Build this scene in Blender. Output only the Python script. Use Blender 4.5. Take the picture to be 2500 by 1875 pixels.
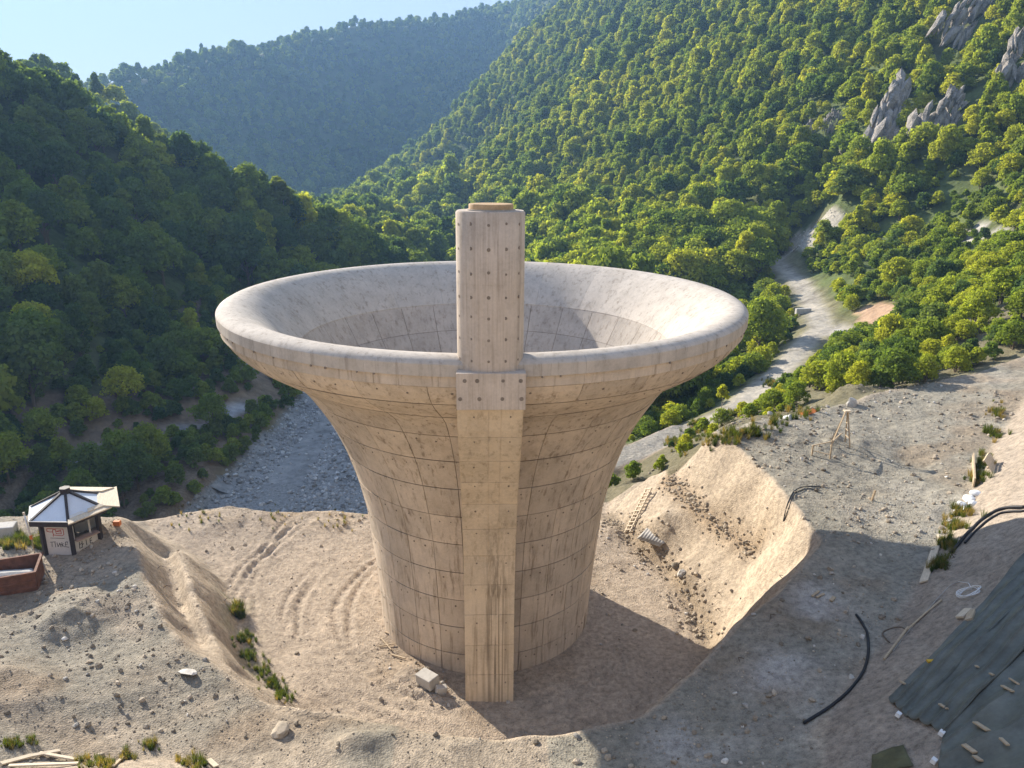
import bpy, bmesh, math, random
import numpy as np
from mathutils import Vector, Matrix, geometry

random.seed(7); RNG = np.random.default_rng(11)
for o in list(bpy.data.objects): bpy.data.objects.remove(o)
scene = bpy.context.scene
COL = scene.collection

# ------------------------------------------------------------------ camera, sky, sun, exposure
F_PX, PW, PH = 1877.0, 2500.0, 1875.0            # focal length in photo pixels
PITCH, ROLL, YAW = math.radians(16.75), math.radians(0.5), math.radians(2.08)
CAM = np.array([0.0, -36.0, 23.35])
def cam_axes():
    cy, sy = math.cos(YAW), math.sin(YAW)
    f = np.array([sy*math.cos(PITCH), cy*math.cos(PITCH), -math.sin(PITCH)])
    r = np.array([cy, -sy, 0.0]); u = np.cross(r, f)
    return r*math.cos(ROLL)+u*math.sin(ROLL), -r*math.sin(ROLL)+u*math.cos(ROLL), f
AX_R, AX_U, AX_F = cam_axes()
cd = bpy.data.cameras.new('camera'); cam = bpy.data.objects.new('camera', cd); COL.objects.link(cam)
cd.sensor_fit = 'HORIZONTAL'; cd.sensor_width = 36.0; cd.lens = 36.0*F_PX/PW
cd.clip_start = 0.1; cd.clip_end = 6000
cam.matrix_world = Matrix(((AX_R[0], AX_U[0], -AX_F[0], CAM[0]), (AX_R[1], AX_U[1], -AX_F[1], CAM[1]),
                           (AX_R[2], AX_U[2], -AX_F[2], CAM[2]), (0, 0, 0, 1)))
scene.camera = cam

SUN_AZ = math.radians(131.0)      # direction TO the sun, counter-clockwise from +X
SUN_EL = math.radians(24.0)
to_sun = Vector((math.cos(SUN_AZ)*math.cos(SUN_EL), math.sin(SUN_AZ)*math.cos(SUN_EL), math.sin(SUN_EL)))
world = bpy.data.worlds.new('World'); scene.world = world; world.use_nodes = True
wn = world.node_tree
sky = wn.nodes.new('ShaderNodeTexSky'); sky.sky_type = 'NISHITA'; sky.sun_disc = False
sky.sun_elevation = SUN_EL; sky.sun_rotation = math.radians(90) - SUN_AZ
sky.air_density = 1.0; sky.dust_density = 0.0; sky.ozone_density = 3.0; sky.altitude = 700
gm = wn.nodes.new('ShaderNodeGamma'); gm.inputs[1].default_value = 0.14          # hazy, evenly bright dome
hs = wn.nodes.new('ShaderNodeHueSaturation'); hs.inputs['Saturation'].default_value = 2.0
wn.links.new(sky.outputs[0], gm.inputs[0]); wn.links.new(gm.outputs[0], hs.inputs['Color']); tint_ = wn.nodes.new('ShaderNodeMix'); tint_.data_type = 'RGBA'; tint_.blend_type = 'MULTIPLY'; tint_.inputs[0].default_value = 1.0; tint_.inputs[7].default_value = (.80, .84, 1.04, 1)
wn.links.new(hs.outputs[0], tint_.inputs[6]); wn.links.new(tint_.outputs[2], wn.nodes['Background'].inputs[0])
wn.nodes['Background'].inputs[1].default_value = 0.145
sd = bpy.data.lights.new('sun', 'SUN'); sd.energy = 2.32; sd.angle = math.radians(0.55); sd.color = (1.0, 0.92, 0.80)
sun = bpy.data.objects.new('sun', sd); COL.objects.link(sun)
sun.rotation_euler = to_sun.to_track_quat('Z', 'Y').to_euler(); sun.location = (-60, 60, 80)
vs = scene.view_settings
vs.view_transform = 'Standard'; vs.look = 'None'; vs.gamma = 1.0; vs.use_curve_mapping = False; vs.exposure = 2.35
cy = scene.cycles
cy.use_denoising = True
try: cy.denoiser = 'OPENIMAGEDENOISE'
except Exception: pass
cy.max_bounces = 6; cy.diffuse_bounces = 4; cy.glossy_bounces = 2; cy.transmission_bounces = 3
cy.volume_bounces = 0; cy.transparent_max_bounces = 8; cy.caustics_reflective = False; cy.caustics_refractive = False
cy.sample_clamp_indirect = 6

# ------------------------------------------------------------------ pixel helpers
def ray(px, py):
    d = (px-PW/2)/F_PX*AX_R - (py-PH/2)/F_PX*AX_U + AX_F
    return d/np.linalg.norm(d)
def at_z(px, py, z):
    d = ray(px, py); t = (z-CAM[2])/d[2]; return CAM+d*t
def at_d(px, py, dist, dz=0.0):
    d = ray(px, py); t = dist/math.hypot(d[0], d[1]); p = CAM+d*t; p[2] += dz; return p
def project(P):
    q = np.asarray(P, float)-CAM
    x, y, z = q@AX_R, q@AX_U, q@AX_F
    zz = np.where(z > 0.1, z, 0.1)
    return PW/2+F_PX*x/zz, PH/2-F_PX*y/zz, z

# ------------------------------------------------------------------ noise
def _hash(ix, iy, s):
    h = (ix.astype(np.int64)*374761393 + iy.astype(np.int64)*668265263 + s*1274126177) & 0xffffffff
    h = ((h ^ (h >> 13))*1103515245) & 0xffffffff
    h = ((h ^ (h >> 16))*2246822519) & 0xffffffff
    return ((h ^ (h >> 15)) & 0xffffff)/float(0xffffff)
def vnoise(x, y, s=0):
    x = np.asarray(x, float); y = np.asarray(y, float)
    ix, iy = np.floor(x), np.floor(y); fx, fy = x-ix, y-iy
    fx = fx*fx*(3-2*fx); fy = fy*fy*(3-2*fy)
    a = _hash(ix, iy, s); b = _hash(ix+1, iy, s); c = _hash(ix, iy+1, s); d = _hash(ix+1, iy+1, s)
    return (a*(1-fx)+b*fx)*(1-fy)+(c*(1-fx)+d*fx)*fy
def fbm(x, y, sc, octv=4, s=0, gain=0.5):
    v = 0; a = 1; t = 0
    for k in range(octv):
        v = v+a*(vnoise(x/sc*2**k+17.3*k, y/sc*2**k-9.1*k, s+k)-0.5); t += a; a *= gain
    return v/t*2        # about -1..1
def sstep(a, b, x):
    t = np.clip((x-a)/(b-a), 0, 1); return t*t*(3-2*t)
def dist_poly(x, y, pts):
    """distance from points to a polyline in plan"""
    x = np.asarray(x, float); y = np.asarray(y, float); best = np.full(x.shape, 1e9)
    for (ax, ay), (bx, by) in zip(pts[:-1], pts[1:]):
        dx, dy = bx-ax, by-ay; L = dx*dx+dy*dy+1e-9
        t = np.clip(((x-ax)*dx+(y-ay)*dy)/L, 0, 1)
        best = np.minimum(best, np.hypot(x-ax-t*dx, y-ay-t*dy))
    return best
def in_poly(x, y, poly):
    x = np.asarray(x, float); y = np.asarray(y, float); ins = np.zeros(x.shape, bool)
    n = len(poly)
    for i in range(n):
        x1, y1 = poly[i]; x2, y2 = poly[(i+1) % n]
        c = ((y1 > y) != (y2 > y)) & (x < (x2-x1)*(y-y1)/(y2-y1+1e-12)+x1)
        ins ^= c
    return ins

# ------------------------------------------------------------------ object helpers
def link(o, parent=None):
    COL.objects.link(o)
    if parent is not None: o.parent = parent
    return o
def tag(o, label=None, cat=None, group=None, kind=None):
    if label: o['label'] = label
    if cat: o['category'] = cat
    if group: o['group'] = group
    if kind: o['kind'] = kind
    return o
def empty(name, loc=(0, 0, 0), rz=0.0, label=None, cat=None, group=None):
    o = bpy.data.objects.new(name, None); o.location = loc; o.rotation_euler = (0, 0, rz)
    o.empty_display_size = 0.3; link(o); return tag(o, label, cat, group)
def mesh_obj(name, verts, faces, mat, parent=None, smooth=False):
    me = bpy.data.meshes.new(name); me.from_pydata([tuple(v) for v in verts], [], [tuple(f) for f in faces]); me.update()
    if mat is not None: me.materials.append(mat)
    if smooth: me.polygons.foreach_set('use_smooth', [True]*len(me.polygons))
    return link(bpy.data.objects.new(name, me), parent)
class MB:
    """collects boxes, tubes and lathes into one mesh"""
    def __init__(s): s.v = []; s.f = []
    def add(s, v, f):
        n = len(s.v); s.v += [tuple(p) for p in v]; s.f += [tuple(i+n for i in q) for q in f]; return s
    def box(s, c, size, rot=None, taper=1.0):
        x, y, z = size[0]/2, size[1]/2, size[2]/2
        vs = [(-x, -y, -z), (x, -y, -z), (x, y, -z), (-x, y, -z), (-x*taper, -y*taper, z), (x*taper, -y*taper, z), (x*taper, y*taper, z), (-x*taper, y*taper, z)]
        M = rot if rot is not None else Matrix.Identity(3)
        return s.add([tuple(M @ Vector(p)+Vector(c)) for p in vs], [(0, 3, 2, 1), (4, 5, 6, 7), (0, 1, 5, 4), (1, 2, 6, 5), (2, 3, 7, 6), (3, 0, 4, 7)])
    def beam(s, a, b, w, h, up=(0, 0, 1)):
        a, b = Vector(a), Vector(b); d = (b-a); L = d.length; d.normalize()
        u = Vector(up)
        if abs(d.dot(u)) > 0.98: u = Vector((1, 0, 0))
        sd_ = d.cross(u).normalized(); up_ = sd_.cross(d).normalized()
        M = Matrix((sd_, d, up_)).transposed()
        return s.box((a+b)/2, (w, L, h), M)
    def tube(s, pts, r, n=8, caps=True):
        pts = [Vector(p) for p in pts]; rs = r if isinstance(r, (list, tuple)) else [r]*len(pts)
        vs = []; fs = []
        ref = Vector((0.13, 0.21, 0.97))
        for i, p in enumerate(pts):
            d = (pts[min(i+1, len(pts)-1)]-pts[max(i-1, 0)]).normalized()
            rr = ref if abs(d.dot(ref)) < 0.95 else Vector((1, 0, 0))
            a = d.cross(rr).normalized(); b = d.cross(a)
            for k in range(n):
                t = 2*math.pi*k/n; vs.append(p+(a*math.cos(t)+b*math.sin(t))*rs[i])
        for i in range(len(pts)-1):
            for k in range(n):
                fs.append((i*n+k, i*n+(k+1) % n, (i+1)*n+(k+1) % n, (i+1)*n+k))
        if caps: fs += [tuple(range(n))[::-1], tuple((len(pts)-1)*n+k for k in range(n))]
        return s.add(vs, fs)
    def build(s, name, mat, parent=None, smooth=False, bevel=0.0):
        o = mesh_obj(name, s.v, s.f, mat, parent, smooth)
        bm = bmesh.new(); bm.from_mesh(o.data); bmesh.ops.recalc_face_normals(bm, faces=bm.faces); bm.to_mesh(o.data); bm.free()
        if bevel:
            m = o.modifiers.new('bevel', 'BEVEL'); m.width = bevel; m.segments = 2; m.limit_method = 'ANGLE'
        return o
def rotz(a): return Matrix.Rotation(a, 3, 'Z')
def copy_tree(o, parent=None):
    c = o.copy(); COL.objects.link(c); c.parent = parent
    for ch in list(o.children): copy_tree(ch, c)
    return c

# ------------------------------------------------------------------ materials
class NT:
    def __init__(s, name):
        s.m = bpy.data.materials.new(name); s.m.use_nodes = True; s.t = s.m.node_tree; s.n = s.t.nodes
        s.b = s.n['Principled BSDF']; s.out = s.n['Material Output']
        s.b.inputs['Specular IOR Level'].default_value = 0.25
    def new(s, t, **kw):
        x = s.n.new('ShaderNode'+t)
        for k, v in kw.items(): setattr(x, k, v)
        return x
    def l(s, a, b): s.t.links.new(a, b)
    def noise(s, vec, scale, detail=4, rough=0.55, dist=0.0):
        x = s.new('TexNoise'); x.inputs['Scale'].default_value = scale; x.inputs['Detail'].default_value = detail
        x.inputs['Roughness'].default_value = rough; x.inputs['Distortion'].default_value = dist
        if vec is not None: s.l(vec, x.inputs['Vector'])
        return x.outputs['Fac']
    def ramp(s, fac, stops):
        x = s.new('ValToRGB'); e = x.color_ramp.elements
        while len(e) < len(stops): e.new(0.5)
        for q, (p, c) in zip(e, stops): q.position = p; q.color = (c if len(c) == 4 else (*c, 1))
        s.l(fac, x.inputs[0]); return x.outputs[0]
    def mix(s, fac, a, b, mode='MIX'):
        x = s.new('Mix', data_type='RGBA', blend_type=mode)
        for sock, v in ((x.inputs[0], fac), (x.inputs[6], a), (x.inputs[7], b)):
            if hasattr(v, 'is_linked') or hasattr(v, 'links'): s.l(v, sock)
            elif isinstance(v, (int, float)): sock.default_value = v
            else: sock.default_value = (*v, 1) if len(v) == 3 else v
        return x.outputs[2]
    def math(s, op, a, b=0.0, clamp=False):
        x = s.new('Math', operation=op, use_clamp=clamp)
        for sock, v in ((x.inputs[0], a), (x.inputs[1], b)):
            if hasattr(v, 'links'): s.l(v, sock)
            else: sock.default_value = v
        return x.outputs[0]
    def mapping(s, vec, scale=(1, 1, 1), loc=(0, 0, 0), rot=(0, 0, 0)):
        x = s.new('Mapping'); x.inputs['Scale'].default_value = scale; x.inputs['Location'].default_value = loc; x.inputs['Rotation'].default_value = rot
        s.l(vec, x.inputs[0]); return x.outputs[0]
    def bump(s, h, strength=0.4, dist=0.05):
        x = s.new('Bump'); x.inputs['Strength'].default_value = strength; x.inputs['Distance'].default_value = dist
        s.l(h, x.inputs['Height']); s.l(x.outputs[0], s.b.inputs['Normal']); return x
def simple_mat(name, c, rough=0.8, var=0.25, scale=6.0, metal=0.0, bump=0.15, stretch=(1, 1, 1), coord='Object'):
    t = NT(name); tc = t.new('TexCoord').outputs[coord]
    v = t.mapping(tc, stretch)
    n = t.noise(v, scale, 5, 0.6); n2 = t.noise(v, scale*7, 3, 0.6)
    f = t.math('ADD', t.math('MULTIPLY', n, 0.7), t.math('MULTIPLY', n2, 0.3))
    lo = tuple(max(0, x*(1-var)) for x in c); hi = tuple(min(1, x*(1+var)) for x in c)
    t.l(t.ramp(f, [(0.3, lo), (0.7, hi)]), t.b.inputs['Base Color'])
    t.b.inputs['Roughness'].default_value = rough; t.b.inputs['Metallic'].default_value = metal
    if bump: t.bump(n2, bump, 0.02)
    return t.m
# ------------------------------------------------------------------ terrain: control points joined into a triangulated surface
CP = []          # (x, y, z)
CE = []          # constraint edges
def line(pts, closed=False):
    n0 = len(CP); CP.extend([tuple(map(float, p)) for p in pts])
    for i in range(len(pts)-1): CE.append((n0+i, n0+i+1))
    if closed: CE.append((n0+len(pts)-1, n0))
def pxl(pts): return [tuple(at_z(*p)) for p in pts]
S_ = 2500/2212.0
def dpt(x, y, d, dz=0.0): return tuple(at_d(x*S_, y*S_, d, dz))

# pit floor: foot of the walls
FOOT_R = pxl([(1480, 1268, -.2), (1525, 1306, 0), (1565, 1345, 0), (1612, 1378, 0), (1660, 1440, 0), (1700, 1500, 0), (1732, 1565, 0)])
FOOT = FOOT_R + [(10.2, -7.2, 0), (7.6, -10.2, 0), (4, -12.0, 0), (0, -12.6, .1), (-4, -11.6, .3), (-6.6, -9.8, .4)] + \
       pxl([(715, 1722, .3), (650, 1690, .1), (612, 1650, 0), (592, 1582, 0), (573, 1481, 0), (545, 1420, .05), (490, 1365, .1), (440, 1336, .3), (385, 1300, .4)])
line(FOOT)
# rim of the pit
RIM = pxl([(1740, 1057, 6.4), (1800, 1090, 6.5), (1860, 1150, 6.5), (1900, 1200, 6.5), (1960, 1270, 6.5), (2006, 1318, 6.5),
           (1960, 1370, 6.3), (1890, 1440, 6.1), (1835, 1485, 6.0), (1800, 1500, 5.9), (1765, 1548, 5.7), (1680, 1640, 5.4), (1570, 1745, 5.2),
           (1450, 1775, 5.05), (1330, 1795, 5), (1228, 1799, 4.95), (1100, 1786, 4.7), (960, 1756, 4.5), (850, 1738, 4.4), (720, 1732, 4.35),
           (616, 1693, 4.3), (531, 1646, 4.3), (452, 1584, 4.3), (390, 1503, 4.3), (360, 1424, 4.3), (332, 1334, 4.3), (288, 1288, 4.3)])
line(RIM)
# left: second shotcrete rib and the gully between
line(pxl([(428, 1344, 1.5), (440, 1350, 2.7), (455, 1400, 3.0), (488, 1500, 3.1), (533, 1580, 3.2), (599, 1664, 3.6)]))
line(pxl([(404, 1372, 1.5), (422, 1400, 1.7), (446, 1503, 1.8), (497, 1582, 2.0), (568, 1652, 2.7)]))
# right: end of the mound (faces the river) and ledge in the wall
line(pxl([(1740, 1055, 6.0), (1700, 1106, 4.6), (1645, 1132, 3.6), (1598, 1162, 2.4), (1555, 1210, 1.2), (1510, 1262, .1)]))
line(pxl([(1628, 1170, 3.0), (1690, 1240, 3.0), (1750, 1290, 3.0), (1810, 1335, 3.1), (1850, 1360, 3.3)]))
line(pxl([(1650, 1168, 3.15), (1715, 1235, 3.2), (1780, 1285, 3.2), (1835, 1325, 3.3), (1862, 1352, 3.4)]))
# behind the mound
line([(17.5, 13.5, 5.9), (14.8, 13.0, 2.5), (13.0, 13.5, .2), (11.5, 16.0, -.6)])
# foot of the right-hand slope
SL = pxl([(2500, 985, 8.5), (2420, 1100, 7.6), (2330, 1290, 6.8), (2255, 1405, 6.5), (2160, 1580, 6.2), (2050, 1700, 6.0), (1955, 1790, 5.8), (1850, 1838, 5.6), (1690, 1880, 5.4)])
SL = [(45, 19.5, 9.6)] + SL + [(2.5, -18.3, 5.2), (-4, -18.6, 5.1)]
line(SL)
for k, (w, h) in enumerate(((5, 4.2), (12, 8.8), (24, 16.5), (40, 27))):
    line([(x+w*.80, y-w*.60, z+h) for x, y, z in SL[:6]] )
line([(9, -24, 8.2), (5, -24, 8.2), (0, -24, 8.4), (-6, -23.5, 8.6), (-12, -22.5, 9), (-20, -21, 8.8), (-34, -18, 8.5)])
line([(12, -35, 21.3), (4, -35.2, 21.4), (0, -35.5, 21.4), (-6, -35, 21.2), (-20, -33, 20), (-40, -30, 19)])
line([(60, -50, 40), (0, -52, 29), (-60, -48, 26)])
# bench, left terrace
CP += pxl([(2120, 1230, 6.55), (2200, 1120, 6.8), (2000, 1100, 6.7), (2100, 1010, 7.0), (2300, 1010, 7.6), (2450, 930, 8.4), (2180, 1380, 6.35), (2050, 1480, 6.15), (1930, 1640, 5.85), (1750, 1780, 5.4), (1850, 1050, 6.7), (1950, 1150, 6.6)])
CP += pxl([(170, 1345, 4.0), (60, 1330, 3.9), (250, 1440, 4.0), (100, 1480, 4.1), (330, 1560, 4.1), (150, 1620, 4.2), (430, 1700, 4.25), (300, 1780, 4.4), (0, 1500, 4.1), (20, 1680, 4.9), (100, 1735, 4.8), (260, 1800, 4.55), (0, 1760, 5.1), (600, 1800, 4.4), (150, 1860, 4.9), (450, 1850, 4.6), (1000, 1840, 4.75), (1350, 1860, 5.1)])
line(pxl([(0, 1655, 5.2), (90, 1690, 4.95), (200, 1735, 4.7), (330, 1790, 4.5)]))
line([tuple(at_z(285, 1262, 4.0)), tuple(at_z(150, 1262, 3.7)), tuple(at_z(0, 1262, 3.5)), (-42, 2, 3.2), (-70, -8, 3)])
# pit floor spots, back edge of the floor
CP += pxl([(600, 1560-40, .0), (800, 1500, 0), (700, 1350, .1), (1300, 1700, 0), (1500, 1500, 0)])
BACK = pxl([(345, 1272, .45), (450, 1252, .55), (560, 1244, .6), (700, 1250, .5), (890, 1255, .4)]) + [(-2, 12.8, .3), (5, 13.8, .2), (9, 15.4, -.1), (13, 19.5, -.6)]
line(BACK)
line([(x-.6, y+9.5, -7.7) for x, y, z in BACK[:-2]] + [(8, 23, -5), (12, 24.2, -2.6)])
line([(-28, 20, -7.5), (-38, 12, -6), (-60, 0, -6)])
# river bed of cobbles, the bank and the path beyond it
line(pxl([(490, 1255, -8), (600, 1130, -8), (700, 1020, -8), (738, 962, -8)]) + [(-26, 80, -8), (-22, 98, -8), (-10, 118, -7.8), (-6, 150, -7.6), (-22, 250, -6.5), (-40, 380, -5)])
line([(x-1.7, y+.3, -6.0) for x, y, z in pxl([(490, 1255, -8), (600, 1130, -8), (700, 1020, -8), (738, 962, -8)])] + [(-30, 80, -5.6), (-27, 100, -5.6)])
PATH_L = pxl([(210, 1135, -5.2), (375, 1090, -5.4), (500, 1042, -5.5), (570, 1018, -5.6), (665, 975, -5.9)]) + [(-31, 66, -5.4), (-35, 82, -4.8)]
line(PATH_L)
line([(x-1.9, y+1.7, z+.1) for x, y, z in PATH_L])
line([(x-3.6, y+3.2, z+2.6) for x, y, z in PATH_L])
line([(0, 32, -8), (6, 44, -8), (10, 70, -8), (12, 100, -7.8), (6, 150, -7), (-8, 250, -6), (-28, 390, -4)])
# valley road
ROAD = pxl([(1480, 1128, -2.6), (1560, 1098, -2.2), (1673, 1048, -2), (1785, 1004, -1), (1853, 947, 0), (1921, 891, 1), (1966, 836, 2), (2005, 800, 2.6), (1994, 765, 3), (1972, 723, 3.2), (1944, 684, 3.8), (1912, 657, 4.3), (1893, 640, 4.7), (1925, 622, 5.4), (1975, 602, 6.2)])
ROAD = [(2, 27.5, -3.4)] + ROAD
def offs(pl, w, dz):
    out = []
    for i, p in enumerate(pl):
        a = np.array(pl[max(i-1, 0)][:2]); b = np.array(pl[min(i+1, len(pl)-1)][:2]); t = b-a; t /= np.linalg.norm(t)+1e-9
        out.append((p[0]+t[1]*w, p[1]-t[0]*w, p[2]+dz))
    return out
line(offs(ROAD, 1.4, .05)); line(offs(ROAD, -1.4, .05))
line(offs(ROAD[3:], -6.5, -3.6))
BR = pxl([(2030, 806, 2.6), (2075, 822, 2.8), (2110, 838, 3.0)])
line(BR)
# back edge of the bench, bushy slopes behind
BE = pxl([(2500, 872, 9.0), (2374, 915, 8.2), (2204, 950, 7.5), (2113, 972, 7.2), (1990, 1005, 6.8), (1850, 1040, 6.6)])
line(BE)
CP += pxl([(2500, 800, 10), (2500, 680, 11.6), (2500, 560, 14.5), (2400, 740, 9.6), (2320, 800, 8.2), (2200, 830, 6.2), (2260, 690, 8.4), (2260, 565, 12), (2150, 735, 6.2), (2100, 700, 6.4), (2080, 905, 4.6), (1960, 955, 3.2), (2050, 640, 7.6)])
CP += [(62, 25, 17), (85, 20, 30), (120, 10, 52), (75, 45, 20), (200, 0, 100)]
# right-hand mountain side: one big plane with its left-hand edge falling away
def plane_hit(px, py, s=0.78, az=math.radians(20), P0=(50, 110, 3)):
    d = ray(px*S_, py*S_); u = (math.cos(az), math.sin(az))
    a = d[2]-s*(u[0]*d[0]+u[1]*d[1]); b = P0[2]+s*(u[0]*(CAM[0]-P0[0])+u[1]*(CAM[1]-P0[1]))-CAM[2]
    return CAM+d*(b/a)
RIDGE = [plane_hit(x, y) for x, y in ((850, 418), (930, 325), (1000, 237), (1070, 165), (1140, 85), (1205, 12))]
RIDGE += [RIDGE[-1]+(RIDGE[-1]-RIDGE[-2])*k for k in (0.8, 2.0, 3.5)]
line(RIDGE)
line([(p[0]-.858*k, p[1]+.513*k, p[2]-.75*k) for k, p in zip((25, 55, 80, 100, 110, 130, 150, 160, 160), RIDGE)])
for x, y in ((1010, 400), (1100, 300), (1200, 150), (1300, 300), (1300, 420), (1300, 60), (1500, 100), (1500, 250), (1500, 400), (1600, 480), (1650, 20), (1700, 300), (1700, 150),
             (1900, 100), (1850, 250), (1850, 400), (2000, 250), (2200, 100), (2200, 300), (2050, 400), (1750, 500), (2000, 20), (2212, 0)):
    p = plane_hit(x, y); g = fbm(p[0]*.9-p[1]*.33, 0*p[1], 38, 2, 5)*4.0
    CP.append((p[0], p[1], p[2]+float(g)))
for x, y in ((250, 250), (300, 500), (420, 700), (200, 60), (260, 400), (330, 330), (420, 120)):
    CP.append((x, y, min(3+.78*((x-50)*.94+(y-110)*.342), 260)))
# left-hand hill, the spur behind it, the far mountain
LC = [dpt(0, 120, 150, -5), dpt(110, 175, 150, -5), dpt(250, 245, 150, -5.5), dpt(400, 305, 150, -6), dpt(520, 342, 146, -7), dpt(630, 380, 150, -9), dpt(680, 430, 148, -10), dpt(740, 500, 142, -10), dpt(790, 560, 134, -9)]
LC = [(-220, 20, 40), (-130, 62, 36)] + LC
line(LC)
line([(p[0]-14, p[1]+26, p[2]-(9 if i < 8 else 2)) for i, p in enumerate(LC[:-2])])
S2 = [(-210, 120, 60), dpt(60, 120, 262, -4), dpt(165, 152, 262, -5), dpt(250, 200, 264, -5), dpt(340, 245, 266, -6), dpt(430, 300, 262, -8), dpt(490, 335, 258, -12), dpt(560, 395, 250, -14)]
line(S2)
line([(p[0]-14, p[1]+40, p[2]-24) for p in S2])
line([(-160, 350, 6), (-128, 430, -1), (-108, 473, -3), (-49, 525, -3), (20, 600, -2), (90, 680, 4)])
FC = [(-420, 330, 40), dpt(100, 185, 540, -6), dpt(185, 157, 560, -6), dpt(300, 117, 600, -6), dpt(400, 95, 640, -6), dpt(500, 74, 680, -6), dpt(560, 78, 700, -6), dpt(620, 68, 720, -6), dpt(700, 48, 750, -6), dpt(780, 38, 780, -6), dpt(860, 25, 810, -6), dpt(920, 32, 830, -6), dpt(965, 36, 850, -6),
      dpt(1050, 10, 880, -6), dpt(1100, 3, 900, -6), dpt(1230, -6, 950, -6), dpt(1400, -60, 1000, -6), dpt(1700, -120, 1050, -6)]
line(FC)
line([(p[0]-60, p[1]+120, p[2]-50) for p in FC])
# outer frame
CP += [(-1600, -700, 60), (1600, -700, 250), (1600, 2000, 250), (-1600, 2000, 60), (-1600, 600, 60), (0, 2000, 60), (1600, 600, 300), (0, -700, 100), (-250, -150, 40), (-120, -60, 20), (-90, -15, 3), (140, -80, 75), (300, -150, 150)]

_vi, _e, _f, _ov, _oe, _of = geometry.delaunay_2d_cdt([Vector(p[:2]) for p in CP], CE, [], 0, 1e-4)
TV = np.array([[v.x, v.y] for v in _vi])
cpz = np.array([p[2] for p in CP]); cpx = np.array([p[:2] for p in CP])
TZ = np.zeros(len(TV))
for i, ov in enumerate(_ov):
    if len(ov): TZ[i] = cpz[list(ov)].mean()
    else:
        d = np.hypot(*(cpx-TV[i]).T); k = np.argsort(d)[:3]; TZ[i] = (cpz[k]/(d[k]+.1)).sum()/(1/(d[k]+.1)).sum()
def tin_grid(xs, ys):
    Z = np.zeros((len(ys), len(xs))); x0, dx, y0, dy = xs[0], xs[1]-xs[0], ys[0], ys[1]-ys[0]
    for f in _f:
        a, b, c = f[:3]; P = TV[[a, b, c]]; z = TZ[[a, b, c]]
        i0 = max(0, int(np.ceil((P[:, 0].min()-x0)/dx-1e-6))); i1 = min(len(xs)-1, int(np.floor((P[:, 0].max()-x0)/dx+1e-6)))
        j0 = max(0, int(np.ceil((P[:, 1].min()-y0)/dy-1e-6))); j1 = min(len(ys)-1, int(np.floor((P[:, 1].max()-y0)/dy+1e-6)))
        if i1 < i0 or j1 < j0: continue
        X, Y = np.meshgrid(xs[i0:i1+1], ys[j0:j1+1])
        den = (P[1, 1]-P[2, 1])*(P[0, 0]-P[2, 0])+(P[2, 0]-P[1, 0])*(P[0, 1]-P[2, 1])
        if abs(den) < 1e-9: continue
        l0 = ((P[1, 1]-P[2, 1])*(X-P[2, 0])+(P[2, 0]-P[1, 0])*(Y-P[2, 1]))/den
        l1 = ((P[2, 1]-P[0, 1])*(X-P[2, 0])+(P[0, 0]-P[2, 0])*(Y-P[2, 1]))/den
        l2 = 1-l0-l1
        m = (l0 > -1e-5) & (l1 > -1e-5) & (l2 > -1e-5)
        sub = Z[j0:j1+1, i0:i1+1]; sub[m] = (l0*z[0]+l1*z[1]+l2*z[2])[m]
    return Z
def blur(Z, n):
    k = np.ones(2*n+1)/(2*n+1)
    P = np.pad(Z, n, mode='edge')
    P = np.apply_along_axis(lambda v: np.convolve(v, k, 'valid'), 1, P)
    return np.apply_along_axis(lambda v: np.convolve(v, k, 'valid'), 0, P)
class Grid:
    def __init__(s, x0, x1, y0, y1, step, bl, passes=2):
        s.xs = np.arange(x0, x1+step*.5, step); s.ys = np.arange(y0, y1+step*.5, step); s.step = step
        s.Z = tin_grid(s.xs, s.ys)
        for _ in range(passes):
            if bl: s.Z = blur(s.Z, bl)
        s.X, s.Y = np.meshgrid(s.xs, s.ys)
    def inside(s, x, y, m=0.0):
        return (x > s.xs[0]+m) & (x < s.xs[-1]-m) & (y > s.ys[0]+m) & (y < s.ys[-1]-m)
    def z(s, x, y):
        u = np.clip((x-s.xs[0])/s.step, 0, len(s.xs)-1.001); v = np.clip((y-s.ys[0])/s.step, 0, len(s.ys)-1.001)
        i = u.astype(int); j = v.astype(int); fu = u-i; fv = v-j; Z = s.Z
        return (Z[j, i]*(1-fu)+Z[j, i+1]*fu)*(1-fv)+(Z[j+1, i]*(1-fu)+Z[j+1, i+1]*fu)*fv
NEAR = Grid(-50, 54, -44, 34, 0.15, 1)
MID = Grid(-170, 170, -70, 260, 1.0, 1)
FAR = Grid(-720, 720, -280, 1160, 8.0, 1)

def gz(x, y):
    x = np.atleast_1d(np.asarray(x, float)); y = np.atleast_1d(np.asarray(y, float))
    z = FAR.z(x, y); m = MID.inside(x, y, 4); z[m] = MID.z(x[m], y[m]); m = NEAR.inside(x, y, .5); z[m] = NEAR.z(x[m], y[m])
    return z
def gz1(x, y): return float(gz(x, y)[0])
def hit(px, py, tmin=8.0, tmax=1600):
    """where the ray through a photo pixel meets the terrain"""
    d = ray(px, py); t = tmin; step = .5
    ts = [];
    while t < tmax: ts.append(t); t += max(.15, t*.004)
    ts = np.array(ts); P = CAM+ts[:, None]*d; g = gz(P[:, 0], P[:, 1]); b = np.where(P[:, 2] < g)[0]
    if not len(b): return None
    i = b[0]; lo, hi = ts[max(i-1, 0)], ts[i]
    for _ in range(14):
        m = (lo+hi)/2; p = CAM+m*d
        if p[2] < gz1(p[0], p[1]): hi = m
        else: lo = m
    p = CAM+hi*d; p[2] = gz1(p[0], p[1]); return p

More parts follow.
